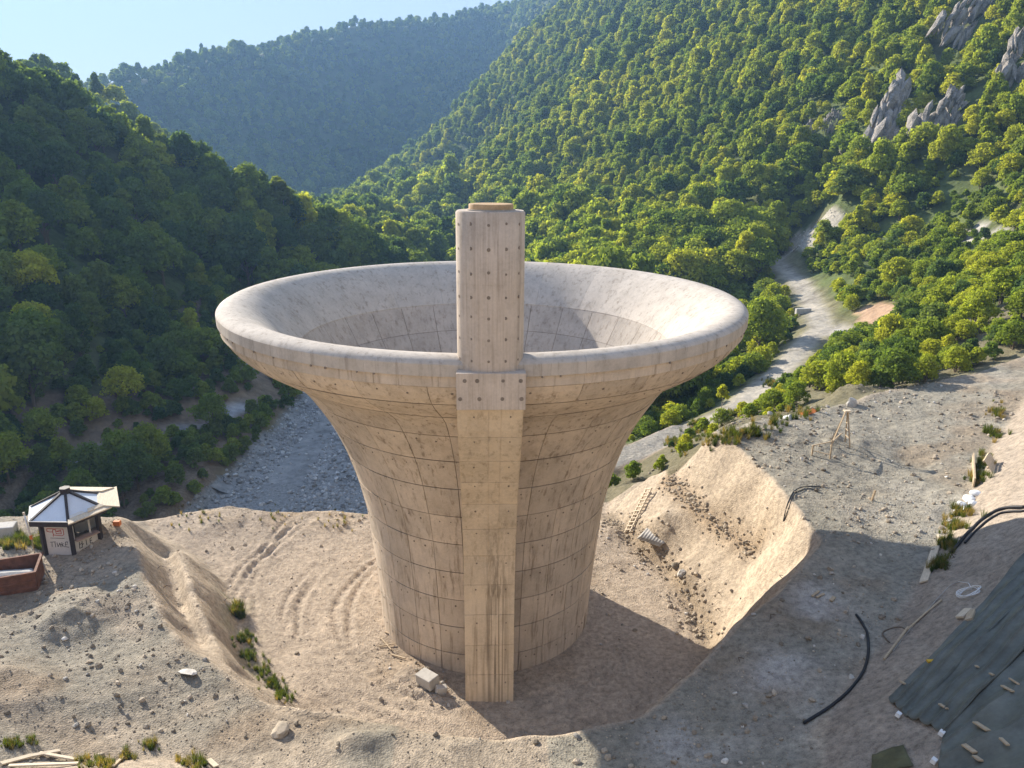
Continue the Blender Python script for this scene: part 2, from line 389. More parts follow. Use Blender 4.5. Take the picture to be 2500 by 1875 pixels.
road_xy = [p[:2] for p in ROAD]; path_xy = [p[:2] for p in PATH_L]; br_xy = [ROAD[8][:2]]+[p[:2] for p in BR]
rim_xy = [p[:2] for p in RIM]; foot_xy = [p[:2] for p in FOOT]; sl_xy = [p[:2] for p in SL]; be_xy = [p[:2] for p in BE]
pit_poly = foot_xy+[p[:2] for p in BACK]
terr_poly = rim_xy+[(-22, -4)]
RIVER = [(-27, 24), (-25.5, 40), (-24.5, 54), (-24.5, 64), (-26, 80), (-22, 98), (-10, 118), (-4, 118), (0, 95), (2, 80), (4, 60), (5, 45), (2, 32), (-6, 23), (-16, 22)]
def mtn_noise(x, y):
    """gullies and knolls on the mountain sides"""
    far = sstep(60, 160, np.hypot(x, y+36))
    return far*(fbm(x, y, 70, 4, 21)*5.0+fbm(x*.94+y*.34, (y*.94-x*.34)*1.0, 26, 3, 33)*2.0)
d0 = np.hypot(MID.X, MID.Y+36)
calm = sstep(2, 14, np.minimum(np.minimum(dist_poly(MID.X, MID.Y, road_xy), dist_poly(MID.X, MID.Y, path_xy)), np.where(in_poly(MID.X, MID.Y, RIVER), 0, dist_poly(MID.X, MID.Y, RIVER+RIVER[:1]))))
MID.Z += calm*mtn_noise(MID.X, MID.Y)*0.8+fbm(MID.X, MID.Y, 9, 3, 3)*.25*sstep(40, 60, d0)
FAR.Z += mtn_noise(FAR.X, FAR.Y)*(1+sstep(300, 700, np.hypot(FAR.X, FAR.Y))*1.3)

# ---- near sheet: small relief and the colour of the soil
X, Y, Z = NEAR.X, NEAR.Y, NEAR.Z
d_foot = dist_poly(X, Y, foot_xy); d_rim = dist_poly(X, Y, rim_xy); d_sl = dist_poly(X, Y, sl_xy)
in_pit = in_poly(X, Y, pit_poly)
gy, gx = np.gradient(Z, .15); slope = np.hypot(gx, gy)
steep = sstep(.42, .75, blur(slope, 2))
rad = np.hypot(X, Y)
wallzone = steep*(Y < 12)*(Z > -.3)                       # sprayed concrete walls
rs_reg = ((X-12)*.87-(Y+14.7)*.49 > -.2)*(d_sl < 30)*in_poly(X, Y, sl_xy[:9]+[(6, -30), (54, -30), (54, 15)]); wallzone = np.maximum(wallzone, blur(rs_reg*1.0, 2)*(Z > 5.2))
rough = fbm(X, Y, 1.6, 4, 51); fine = fbm(X, Y, .55, 3, 71); big = fbm(X, Y, 7, 3, 91)
phi = np.arctan2(Y, X); tracks = np.zeros_like(X)
for tr_r, tx, ty, a0, a1 in ((7.6, .3, .2, 2.2, 6.0), (8.15, .3, .2, 2.2, 6.0), (9.2, -.6, .5, 2.6, 5.6), (9.75, -.6, .5, 2.6, 5.6), (10.7, .6, .8, 2.5, 4.6), (11.2, .6, .8, 2.5, 4.6), (12.6, -1.0, 2.2, 2.3, 4.0), (13.1, -1.0, 2.2, 2.3, 4.0), (8.9, 1.4, -.4, 4.3, 6.4), (9.45, 1.4, -.4, 4.3, 6.4), (16.0, 3.0, 5.0, 2.6, 3.9), (16.6, 3.0, 5.0, 2.6, 3.9), (14.2, -4, -7, .9, 1.9), (14.8, -4, -7, .9, 1.9)):
    rr_ = np.hypot(X-tx, Y-ty)+fbm(X, Y, 4, 2, int(tr_r*10))*.35; aa = np.mod(np.arctan2(Y-ty, X-tx), 2*np.pi); m_ = np.exp(-((rr_-tr_r)/.19)**4)*sstep(a0, a0+.4, aa)*(1-sstep(a1-.4, a1, aa))
    tracks += -m_*(.75+.45*np.sin(aa*tr_r*9.0+np.sign(rr_-tr_r)*.9)) + .55*np.exp(-((np.abs(rr_-tr_r)-.30)/.10)**2)*sstep(a0, a0+.4, aa)*(1-sstep(a1-.4, a1, aa))
Z += wallzone*(fbm(X, Y, 1.3, 4, 15)*.16+fbm(X, Y, 3.5, 2, 16)*.22+.07*np.abs(np.sin(Z*2.6+fbm(X, Y, 2.5, 2, 17)*2.2))) + (1-wallzone)*(rough*.10+fine*.075+big*.10)*(1-.5*in_pit)
Z += in_pit*tracks*.085*sstep(-.5, .1, fbm(X, Y, 5, 2, 19))*(rad > 6.4)
# heaps: soil along the wall foot, gravel on the terrace, berm crest ruts
def heap(px, py, z, r, h, sq=1.0, ang=0.0):
    p = at_z(px, py, z); c, s = math.cos(ang), math.sin(ang)
    u = (X-p[0])*c+(Y-p[1])*s; v = (-(X-p[0])*s+(Y-p[1])*c)*sq
    return h*np.exp(-(u*u+v*v)/(r*r))*(1+.5*fbm(X, Y, .9, 3, 5))
Z += heap(170, 1510, 4.1, 1.6, .75, .8) + heap(60, 1700, 4.9, 2.4, .35) + heap(255, 1300, 4.1, .9, .35)
Z += heap(1600, 1330, .2, 1.4, .5, 1.5, -.8) + heap(1500, 1290, .1, 1.3, .35) + heap(1680, 1440, .1, 1.3, .35, 1.6, -1)
Z += heap(1010, 1650, 0, 1.4, .3, 1.6, -.6) + heap(2080, 950, 7, 1.8, .9) + heap(1900, 1060, 6.6, 3.2, .45) + heap(2060, 1080, 6.7, 2.2, .35)
Z += heap(900, 1820, 4.5, 1.2, .35, 2.0, .15) + heap(540, 1265, .5, 2.2, .25) + heap(800, 1265, .5, 2.0, .22)
NEAR.Z = Z
# colours (linear albedo)
c_soil = np.array([.335, .28, .212]); c_floor = np.array([.40, .325, .245]); c_grey = np.array([.225, .21, .17]); c_wall = np.array([.42, .345, .258])
c_dark = np.array([.17, .145, .115]); c_slope = np.array([.33, .275, .215]); c_bench = np.array([.27, .25, .20]); c_green = np.array([.10, .13, .04]); c_pale = np.array([.40, .365, .305])
def lerp(A, c, m): m = np.clip(m, 0, 1)[..., None]; return A*(1-m)+c*m
colr = np.ones(X.shape+(3,))*c_soil
colr = lerp(colr, c_floor, in_pit*1.0)
left = (X < -3)*(Z > 3.2)*(Y < 6)
colr = lerp(colr, c_grey, left*sstep(-.35, .25, fbm(X, Y, 3.2, 3, 61))*.75)
be_y = np.interp(X, [p[0] for p in BE[::-1]], [p[1] for p in BE[::-1]]); be_y = np.where(X > BE[0][0], BE[0][1]+.25*(X-BE[0][0]), be_y)
bench = (Z > 5.0)*(X > 2)*(1-sstep(-.8, .6, Y-be_y+fbm(X, Y, 2, 2, 7)*.8))
colr = lerp(colr, c_bench, bench*.9)
colr = lerp(colr, c_grey, bench*sstep(-.2, .4, fbm(X, Y, 2.4, 3, 62))*.6)
colr = lerp(colr, c_pale, bench*sstep(.15, .6, fbm(X, Y, 5, 3, 63))*.55)
colr = lerp(colr, c_wall, wallzone)
rs = np.maximum((X*.80-Y*.60 > 0)*(wallzone)*(d_sl < 40)*(((X-12)*.87-(Y+14.7)*.49) > -.3), rs_reg)
colr = lerp(colr, c_slope, rs)
colr = lerp(colr, c_dark, sstep(.20, .70, rough)*.45*(1-wallzone)*(1-.5*in_pit))
colr = lerp(colr, np.array([.23, .165, .105]), sstep(.15, .55, fbm(X, Y, 4.2, 4, 131))*.5*(1-wallzone))
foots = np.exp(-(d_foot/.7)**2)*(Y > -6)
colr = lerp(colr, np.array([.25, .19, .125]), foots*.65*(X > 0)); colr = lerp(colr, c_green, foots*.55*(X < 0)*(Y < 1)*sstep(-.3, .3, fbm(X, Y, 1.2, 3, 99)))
colr = lerp(colr, np.array([.30, .22, .14]), np.exp(-(dist_poly(X, Y, [p[:2] for p in pxl([(1628, 1165, 3.1), (1700, 1240, 3.1), (1765, 1290, 3.1), (1840, 1340, 3.3)])])/.55)**2)*.85)
back = in_pit*sstep(7, 11.5, Y)*(X < 4)
colr = lerp(colr, np.array([.36, .26, .15]), back*sstep(-.1, .5, fbm(X, Y, 1.8, 3, 44))*.6)
colr = colr*(1+.16*fine+.12*rough)[..., None]
dust = np.exp(-(dist_poly(X, Y, [p[:2] for p in pxl([(2010, 1420, 6.2), (1960, 1520, 6.1), (1890, 1640, 5.9), (1790, 1740, 5.6), (1650, 1830, 5.3)])])/1.1)**2)*sstep(-.45, .35, fbm(X, Y, 1.9, 4, 141))*bench
colr = lerp(colr, np.array([.44, .42, .385]), dust*.75)
below = sstep(-.5, -3.0, Z)*(Y > 10)
colr = lerp(colr, np.array([.20, .155, .11]), below)
inr = in_poly(X, Y, RIVER)*sstep(-6.8, -7.4, Z)
colr = lerp(colr, np.array([.27, .27, .26]), inr)
rd = np.minimum(dist_poly(X, Y, road_xy), dist_poly(X, Y, br_xy))
colr = lerp(colr, np.array([.33, .30, .25]), 1-sstep(1.0, 1.7, rd+fbm(X, Y, 1.5, 2, 8)*.3))
veg = sstep(1.6, 2.5, rd)*(((Y > 13)*(Z < 6)*(X > 6)) + (X > 12)*sstep(-.5, .8, Y-be_y) > .5)*(1-inr)
colr = lerp(colr, np.array([.11, .105, .055]), veg*.75)
def grid_mesh(name, G, mat, cols, hole=None, drop=None):
    ny, nx = G.Z.shape; Zz = G.Z.copy()
    if drop is not None: Zz = Zz-drop
    co = np.stack([G.X, G.Y, Zz], -1).reshape(-1, 3)
    j, i = np.meshgrid(np.arange(ny-1), np.arange(nx-1), indexing='ij'); a = (j*nx+i).ravel()
    q = np.stack([a, a+1, a+nx+1, a+nx], 1)
    if hole is not None:
        cx = (G.X[:-1, :-1]+G.step/2).ravel(); cyy = (G.Y[:-1, :-1]+G.step/2).ravel(); q = q[~hole(cx, cyy)]
    me = bpy.data.meshes.new(name); me.vertices.add(len(co)); me.vertices.foreach_set('co', co.ravel())
    me.loops.add(q.size); me.loops.foreach_set('vertex_index', q.ravel().astype(np.int32))
    me.polygons.add(len(q)); me.polygons.foreach_set('loop_start', np.arange(0, q.size, 4, dtype=np.int32)); me.polygons.foreach_set('loop_total', np.full(len(q), 4, np.int32))
    me.polygons.foreach_set('use_smooth', np.ones(len(q), bool)); me.update(calc_edges=True)
    at = me.attributes.new('soil', 'FLOAT_COLOR', 'POINT')
    at.data.foreach_set('color', np.concatenate([np.clip(cols, 0, 1).reshape(-1, 3), np.ones((len(co), 1))], 1).ravel().astype(np.float32))
    me.materials.append(mat); o = link(bpy.data.objects.new(name, me)); o['kind'] = 'structure'; return o
def soil_mat(name, sc, bump, d):
    t = NT(name); at = t.new('Attribute', attribute_name='soil').outputs['Color']; tc = t.new('TexCoord').outputs['Object']
    n1 = t.noise(tc, sc, 6, .62); n2 = t.noise(tc, sc*5.3, 4, .65); vo = t.new('TexVoronoi'); vo.inputs['Scale'].default_value = sc*3; t.l(tc, vo.inputs['Vector'])
    k = t.math('ADD', t.math('MULTIPLY', n1, .6), t.math('MULTIPLY', n2, .4))
    f = t.ramp(k, [(.30, (.40, .38, .37)), (.5, (1, 1, 1)), (.70, (1.55, 1.5, 1.45))])
    t.l(t.mix(1.0, at, f, 'MULTIPLY'), t.b.inputs['Base Color']); t.b.inputs['Roughness'].default_value = .95; t.b.inputs['Specular IOR Level'].default_value = .08
    h = t.math('ADD', k, t.math('MULTIPLY', vo.outputs['Distance'], .35)); t.bump(h, bump, d); return t.m
M_soil = soil_mat('soil', 4.2, .9, .09); M_hill = soil_mat('hillside', .25, .6, .6)
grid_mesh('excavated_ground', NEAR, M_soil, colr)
Xm, Ym = MID.X, MID.Y
cm = np.ones(Xm.shape+(3,))*np.array([.10, .125, .045])
cm = lerp(cm, np.array([.12, .11, .055]), sstep(-.1, .5, fbm(Xm, Ym, 14, 3, 31))*.6)
rdm = np.minimum(dist_poly(Xm, Ym, road_xy), dist_poly(Xm, Ym, br_xy))
cm = lerp(cm, np.array([.17, .155, .09]), 1-sstep(1.6, 3.6, rdm+fbm(Xm, Ym, 6, 2, 4)*1.5))
cm = lerp(cm, np.array([.33, .30, .25]), 1-sstep(.8, 1.9, rdm))
inrm = in_poly(Xm, Ym, RIVER); cm = lerp(cm, np.array([.27, .27, .26]), inrm*sstep(-6.2, -7, MID.Z))
cm = lerp(cm, np.array([.23, .165, .12]), (~inrm)*(dist_poly(Xm, Ym, path_xy) < 9)*(Xm < -18)*sstep(-7.8, -6.8, MID.Z)*.85)
cm = lerp(cm, np.array([.33, .33, .33]), (1-sstep(.7, 1.5, dist_poly(Xm, Ym, [(x-.95, y+.85) for x, y in path_xy])))*sstep(-.45, .0, fbm(Xm, Ym, 7, 2, 57)))
def pixpoly(L): return [tuple(hit(a, b)[:2]) for a, b in L]
SCREE = pixpoly([(1940, 570), (1990, 545), (2070, 525), (2060, 555), (2000, 600), (1960, 620), (1905, 618)])
cm = lerp(cm, np.array([.40, .36, .30]), in_poly(Xm, Ym, SCREE)*.9)
REDS = pixpoly([(2080, 765), (2130, 740), (2190, 745), (2220, 785), (2190, 815), (2120, 800)])
cm = lerp(cm, np.array([.44, .29, .19]), in_poly(Xm, Ym, REDS)*.9)
WS = pixpoly([(2340, 560), (2400, 545), (2490, 560), (2495, 640), (2440, 610), (2350, 600)])
cm = lerp(cm, np.array([.42, .39, .36]), in_poly(Xm, Ym, WS)*.85*sstep(-.3, .2, fbm(Xm, Ym, 4, 3, 77)))
drop = np.where(NEAR.inside(Xm, Ym, -1.2), .12, 0.0)
grid_mesh('valley_ground', MID, M_hill, cm, hole=lambda x, y: NEAR.inside(x, y, 1.6), drop=drop)
Xf, Yf = FAR.X, FAR.Y
cf = np.ones(Xf.shape+(3,))*np.array([.07, .09, .036])
dropf = np.where(MID.inside(Xf, Yf, -10), 1.2, 0.0)
grid_mesh('mountain_terrain', FAR, M_hill, cf, hole=lambda x, y: MID.inside(x, y, 14), drop=dropf)
def hits(pts): return [hit(*p) for p in pts]
# ------------------------------------------------------------------ the spillway tower
def concrete(name, c, streak=.5, grain=1.0, board=0.0, rnd=.10, drip=0.0, hue=(1.06, 1.0, .92)):
    t = NT(name); tc = t.new('TexCoord').outputs['Object']; oi = t.new('ObjectInfo').outputs['Random']
    off = t.new('CombineXYZ'); t.l(t.math('MULTIPLY', oi, 37.0), off.inputs[0]); t.l(t.math('MULTIPLY', oi, 91.0), off.inputs[1]); t.l(t.math('MULTIPLY', oi, 13.0), off.inputs[2])
    v = t.new('NewGeometry').outputs['Position']
    n1 = t.noise(v, .9, 6, .6); n2 = t.noise(v, 9*grain, 5, .65); n3 = t.noise(t.mapping(v, (4.5, 4.5, .22)), 1.0, 5, .65); n4 = t.noise(t.mapping(v, (14, 14, .4)), 1.0, 3, .6)
    k = t.math('ADD', t.math('MULTIPLY', n1, .5), t.math('ADD', t.math('MULTIPLY', n2, .3), t.math('MULTIPLY', n3, .2)))
    lo = tuple(x*.72 for x in c); hi = tuple(min(.95, x*1.18) for x in c)
    col = t.ramp(k, [(.3, lo), (.5, c), (.68, hi)])
    n5 = t.noise(t.mapping(v, (1.1, 1.1, .5), (5, 3, 1)), 1.0, 6, .7)
    st = t.mix(1.0, t.ramp(n3, [(.32, (.48, .43, .38)), (.46, (1, 1, 1))]), t.ramp(n5, [(.34, (.80, .78, .75)), (.50, (1, 1, 1)), (.70, (1.08, 1.08, 1.08))]), 'MULTIPLY')
    col = t.mix(streak, col, t.mix(1.0, col, st, 'MULTIPLY'))
    if board: col = t.mix(board, col, t.mix(1.0, col, t.ramp(n4, [(.36, (.62, .57, .52)), (.5, (1, 1, 1)), (.66, (1.12, 1.1, 1.08))]), 'MULTIPLY'))
    if drip:
        nd = t.noise(t.mapping(v, (9, 9, .10), (3.1, 0, 0)), 1.0, 3, .5); sx = t.new('SeparateXYZ'); t.l(v, sx.inputs[0])
        m = t.math('MULTIPLY', t.math('SUBTRACT', 1.0, t.math('MULTIPLY', t.math('ABSOLUTE', t.math('SUBTRACT', sx.outputs[0], .45)), 1.5), True), t.math('SUBTRACT', 1.35, t.math('MULTIPLY', sx.outputs[2], .13), True), True)
        dr = t.ramp(nd, [(.48, (0, 0, 0)), (.54, (1, 1, 1))])
        col = t.mix(t.math('MULTIPLY', t.math('MULTIPLY', dr, m), drip), col, (.11, .08, .05))
    r = t.ramp(oi, [(0, (1-rnd,)*3), (.5, (1, 1, 1)), (1, (1+rnd, 1+rnd*.9, 1+rnd*.8))])
    col = t.mix(1.0, col, r, 'MULTIPLY')
    t.l(col, t.b.inputs['Base Color']); t.b.inputs['Roughness'].default_value = .88; t.b.inputs['Specular IOR Level'].default_value = .2
    h = t.math('ADD', t.math('MULTIPLY', n2, .6), t.math('MULTIPLY', n4, .9 if board else .25)); t.bump(h, .35, .02)
    return t.m
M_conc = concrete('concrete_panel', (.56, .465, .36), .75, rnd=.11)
M_core = concrete('concrete_joint', (.17, .13, .095), .3)
M_lip = concrete('concrete_lip', (.49, .435, .37), .5, rnd=.05)
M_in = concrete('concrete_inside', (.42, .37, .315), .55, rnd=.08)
M_col = concrete('concrete_column', (.52, .44, .36), .4, board=.28, rnd=.0)
M_rib = concrete('concrete_rib', (.57, .47, .345), .5, rnd=.06, drip=.95)
M_tie = simple_mat('tie_hole', (.21, .17, .135), .9, .3)
M_hatch = simple_mat('hatch_rust', (.46, .31, .17), .75, .3, 5)

tower = empty('spillway_tower', (0, 0, 0), 0, 'tall trumpet-shaped concrete spillway tower with a square column on its rim', 'tower')
OUT = [(-.8, 5.38), (0, 5.42), (1.7, 5.5), (4, 5.70), (6.7, 5.99), (8.25, 6.32), (10.1, 6.90), (11.4, 7.47), (12.8, 8.32), (13.72, 9.0), (14.05, 9.5), (14.5, 10.3), (15.05, 11.15), (15.5, 11.58), (15.98, 11.84)]
INN = [(-.8, 4.6), (0, 4.7), (5, 5.15), (8.5, 5.75), (11, 6.6), (12.4, 7.2), (13.4, 7.85), (14.1, 8.25), (14.85, 8.7)]
def interp(P, z): return float(np.interp(z, [p[0] for p in P], [p[1] for p in P]))
def smooth_prof(P, n=80):
    zs = np.linspace(P[0][0], P[-1][0], n); r = np.interp(zs, [p[0] for p in P], [p[1] for p in P])
    for _ in range(3): r[1:-1] = (r[:-2]+2*r[1:-1]+r[2:])/4
    return list(zip(zs, r))
OUT = smooth_prof(OUT); INN = smooth_prof(INN)
def lathe(name, prof, mat, parent, n=112, flip=False):
    vs = []; fs = []; m = len(prof)
    for k in range(n):
        a = 2*math.pi*k/n
        for z, r in prof: vs.append((r*math.cos(a), r*math.sin(a), z))
    for k in range(n):
        for i in range(m-1):
            q = (k*m+i, ((k+1) % n)*m+i, ((k+1) % n)*m+i+1, k*m+i+1); fs.append(q[::-1] if flip else q)
    return mesh_obj(name, vs, fs, mat, parent, True)
SH_O = lathe('outer_shell', [(z, r-.035) for z, r in OUT], M_core, tower)
SH_I = lathe('inner_shell', [(z, r+.03) for z, r in INN], M_core, tower, flip=True)
NSEG = 28; DA = 2*math.pi/NSEG
def panel_mesh(name, P, z0, z1, mat, th, gap, inward, nu=4, nv=3, gv=.013):
    """one curved formwork panel, centred on angle 0"""
    vs = []; fs = []; sg = -1 if inward else 1
    zz = np.linspace(z0+gap, z1-gap, nv+1)
    for layer in (0, 1):
        for j in range(nv+1):
            r = interp(P, zz[j]); ga = gv/r
            for i in range(nu+1):
                a = -DA/2+ga+(DA-2*ga)*i/nu; rr = r+sg*(0 if layer else -th); vs.append((rr*math.cos(a), rr*math.sin(a), zz[j]))
    n = (nu+1)*(nv+1); ix = lambda l, j, i: l*n+j*(nu+1)+i
    for j in range(nv):
        for i in range(nu):
            q = (ix(1, j, i), ix(1, j, i+1), ix(1, j+1, i+1), ix(1, j+1, i)); fs.append(q[::-1] if inward else q)
    ed = [(j, 0, j+1, 0) for j in range(nv)]+[(j, nu, j+1, nu) for j in range(nv)]+[(0, i, 0, i+1) for i in range(nu)]+[(nv, i, nv, i+1) for i in range(nu)]
    for j0, i0, j1, i1 in ed: fs.append((ix(0, j0, i0), ix(0, j1, i1), ix(1, j1, i1), ix(1, j0, i0)))
    me = bpy.data.meshes.new(name); me.from_pydata(vs, [], fs); me.materials.append(mat); me.update(); return me
ROWS = [-.5, 1.0, 2.5, 4.0, 5.5, 7.0, 8.5, 10.0, 11.5, 12.9, 14.1, 15.10, 15.94]
rest_v = []; rest_f = []
def add_panel(me, ang, part, dr, name='formwork_panel', par=None):
    M = Matrix.Translation((dr*math.cos(ang), dr*math.sin(ang), 0)) @ Matrix.Rotation(ang, 4, 'Z')
    if part:
        o = link(bpy.data.objects.new(name, me), par); o.matrix_local = M; return
    n = len(rest_v); rest_v.extend([tuple(M @ v.co) for v in me.vertices]); rest_f.extend([tuple(i+n for i in p.vertices) for p in me.polygons])
rr = random.Random(3)
for j in range(len(ROWS)-1):
    me = panel_mesh('formwork_panel', OUT, ROWS[j], ROWS[j+1], M_conc, .05, .020, False)
    for k in range(NSEG):
        a = (k+.5)*DA+.06; vis = math.sin(a) < .30
        add_panel(me, a, vis, rr.uniform(-.012, .016), par=SH_O)
IR = [14.83, 13.45, 12.0, 10.5, 9.0, 7.2, 5.2, 2.8, 0.2]
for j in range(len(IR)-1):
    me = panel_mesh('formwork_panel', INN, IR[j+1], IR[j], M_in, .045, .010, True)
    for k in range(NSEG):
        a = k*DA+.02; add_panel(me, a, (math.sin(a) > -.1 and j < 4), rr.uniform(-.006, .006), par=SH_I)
o = mesh_obj('panel_rest', rest_v, rest_f, M_conc, tower); o['kind'] = 'stuff'
# the rounded lip, cast in segments
LIP = [([(8.70, 14.6), (9.6, 15.0), (10.6, 15.3), (11.70, 15.93)], 0), ([(11.70, 15.93), (11.85, 15.94)], 1), ([(11.85, 15.94), (11.87, 16.31)], 1), ([(11.87, 16.31), (11.96, 16.33)], 0), ([(11.96, 16.33), (11.97, 16.74)], 0),
       ([(11.97, 16.74), (11.91, 16.83), (11.75, 16.92), (11.48, 16.97), (11.2, 16.95), (10.85, 16.83), (10.4, 16.56), (9.95, 16.22), (9.5, 15.80), (9.1, 15.38), (8.86, 15.06), (8.70, 14.87)], 0), ([(8.70, 14.87), (8.70, 14.6)], 0)]
def lip_mesh(da, gap):
    nu = 5; vs = []; fs = []; mi = []
    for run, mt in LIP:
        n0 = len(vs); m = len(run)
        for i in range(nu+1):
            for r, z in run:
                a = -da/2+gap/r+(da-2*gap/r)*i/nu; vs.append((r*math.cos(a), r*math.sin(a), z))
        for i in range(nu):
            for k in range(m-1): fs.append((n0+i*m+k, n0+(i+1)*m+k, n0+(i+1)*m+k+1, n0+i*m+k+1)); mi.append(mt)
    loop = [q for run, _ in LIP for q in run[:-1]]
    for a in (-da/2+gap/11, da/2-gap/11):
        n0 = len(vs); vs += [(r*math.cos(a), r*math.sin(a), z) for r, z in loop]; f = tuple(range(n0, n0+len(loop))); fs.append(f if a < 0 else f[::-1]); mi.append(0)
    me = bpy.data.meshes.new('lip_segment'); me.from_pydata(vs, [], fs); me.materials.append(M_lip); me.materials.append(M_conc)
    me.polygons.foreach_set('material_index', mi); me.polygons.foreach_set('use_smooth', [len(p.vertices) == 4 for p in me.polygons]); me.update(); return me
LN = 20; lm = lip_mesh(2*math.pi/LN, .0035)
for k in range(LN):
    o = link(bpy.data.objects.new('lip_segment', lm), tower); o.rotation_euler = (0, 0, 2*math.pi*(k+.5)/LN-.03)
# flat rib standing in front of the shaft
XC = .16
RP = [(-.5, -7.40), (5.2, -7.42), (7.2, -7.66), (8.8, -8.12), (10.3, -8.78), (11.8, -9.72), (13.2, -10.78), (14.4, -11.60), (15.35, -12.10)]
def rib_prism():
    vs = []; hw = lambda z: 1.05+.045*sstep(0, 15, z)
    for z, y in RP:
        for sx in (-1, 1): vs.append((XC+sx*float(hw(z)), y, z))
    n = len(RP)
    for z, y in RP:
        yb = -interp(OUT, min(z, 13.6))+.6
        for sx in (-1, 1): vs.append((XC+sx*float(hw(z)), min(yb, -4.5), z))
    fs = []
    for i in range(n-1):
        a = 2*i; b = 2*n+2*i
        fs += [(a, a+1, a+3, a+2), (b+1, b, b+2, b+3), (a, a+2, b+2, b), (a+1, b+1, b+3, a+3)]
    return vs, fs
v, f = rib_prism(); RIBO = mesh_obj('rib', v, f, M_rib, tower)
# sheets of formwork imprint on the rib
s_len = [0]
for (z0, y0), (z1, y1) in zip(RP[:-1], RP[1:]): s_len.append(s_len[-1]+math.hypot(z1-z0, y1-y0))
def rib_pt(s, off=0.0):
    z = float(np.interp(s, s_len, [p[0] for p in RP])); y = float(np.interp(s, s_len, [p[1] for p in RP]))
    i = min(int(np.searchsorted(s_len, s, 'right'))-1, len(RP)-2); i = max(i, 0); dz, dy = RP[i+1][0]-RP[i][0], RP[i+1][1]-RP[i][1]; L = math.hypot(dz, dy)
    return y-off*dz/L, z+off*dy/L
svals = np.linspace(.45, s_len[-1]-.02, 12)
for j in range(len(svals)-1):
    for (xa, xb) in ((-1.055, -.06), (-.045, .36), (.375, 1.055)):
        vs = []; fs = []; nn = 4; off = rr.uniform(.012, .026)
        for layer in (-.01, off):
            for q in range(nn+1):
                y, z = rib_pt(svals[j]+.012+(svals[j+1]-svals[j]-.024)*q/nn, layer); vs += [(XC+xa, y, z), (XC+xb, y, z)]
        n2 = 2*(nn+1)
        for q in range(nn):
            fs += [(n2+2*q, n2+2*q+1, n2+2*q+3, n2+2*q+2), (2*q, n2+2*q, n2+2*q+2, 2*q+2), (2*q+1, 2*q+3, n2+2*q+3, n2+2*q+1)]
        fs += [(0, 1, n2+1, n2), (2*nn, n2+2*nn, n2+2*nn+1, 2*nn+1)]
        mesh_obj('rib_panel', vs, fs, M_rib, RIBO)
# head block and column
MB().box((XC+.03, -11.2, 15.96), (2.24, 2.30, 1.24)).build('head_block', M_col, tower, bevel=.02)
def column_ring(a, b, n, e=2.9):
    out = []
    for k in range(n):
        t = 2*math.pi*k/n; c, s = math.cos(t), math.sin(t)
        out.append((a*math.copysign(abs(c)**(2/e), c), b*math.copysign(abs(s)**(2/e), s)))
    return out
def prism_ring(ring, z0, z1, cx, cyy, name, mat, parent, rows=1, bev=0.0, smooth=True):
    n = len(ring); vs = []; fs = []
    lv = [(z0, 1)]+[(z0+(z1-z0)*k/rows, 1) for k in range(1, rows)]+([(z1-bev, 1), (z1, 1-bev*.9)] if bev else [(z1, 1)])
    for z, sc in lv: vs += [(cx+x*sc, cyy+y*sc, z) for x, y in ring]
    for i in range(len(lv)-1):
        for k in range(n): fs.append((i*n+k, i*n+(k+1) % n, (i+1)*n+(k+1) % n, (i+1)*n+k))
    b = len(vs); vs += vs[-n:]; fs.append(tuple(b+k for k in range(n)))
    o = mesh_obj(name, vs, fs, mat, parent)
    o.data.polygons.foreach_set('use_smooth', [smooth and len(p.vertices) == 4 for p in o.data.polygons]); return o
CX, CYY = XC+.01, -11.42
COLO = bpy.data.objects.new('column', None); link(COLO, tower)
ringc = column_ring(1.09, .80, 56, 2.25)
prism_ring(ringc, 16.55, 19.38, CX, CYY, 'column_shaft', M_col, COLO)
prism_ring([(x*.992, y*.992) for x, y in ringc], 19.372, 19.392, CX, CYY, 'column_joint', M_col, COLO)
prism_ring(ringc, 19.39, 21.62, CX, CYY, 'column_shaft', M_col, COLO, bev=.05)
prism_ring(column_ring(.70, .56, 40, 2), 21.60, 21.82, CX+.02, CYY, 'hatch_cover', M_hatch, COLO, bev=.03)
prism_ring(column_ring(.76, .61, 40, 2), 21.60, 21.66, CX+.02, CYY, 'hatch_rim', M_lip, COLO)
# tie holes: far too many and small to tell apart
tv = MB()
def disc(p, nrm, r):
    nrm = Vector(nrm).normalized(); a = nrm.orthogonal().normalized(); b = nrm.cross(a); p = Vector(p); n = 8
    tv.add([p+(a*math.cos(2*math.pi*k/n)+b*math.sin(2*math.pi*k/n))*r+nrm*.004 for k in range(n)]+[p+(a*math.cos(2*math.pi*k/n)+b*math.sin(2*math.pi*k/n))*r-nrm*.03 for k in range(n)],
           [tuple(range(n))]+[(k, k+n, (k+1) % n+n, (k+1) % n) for k in range(n)])
for z in (16.95, 17.65, 18.35, 19.0, 19.75, 20.5, 21.25):
    for xo in (-1.0, -.62, -.06, .48, .90):
        u = abs(xo)/1.09; yy = -.80*(max(0, 1-u**2.25))**(1/2.25); sl = math.copysign((u/.6)**2.2*.9, xo) if u > .5 else xo*.2
        disc((CX+xo, CYY+yy, z+rr.uniform(-.03, .03)), (sl, -1, 0), rr.uniform(.04, .062))
for z, xs in ((16.33, (-.85, -.45, .38, .95)), (15.72, (-1.0, -.38, .36, .98))):
    for xo in xs: disc((XC+.03+xo, -12.352, z), (0, -1, 0), rr.uniform(.055, .075))
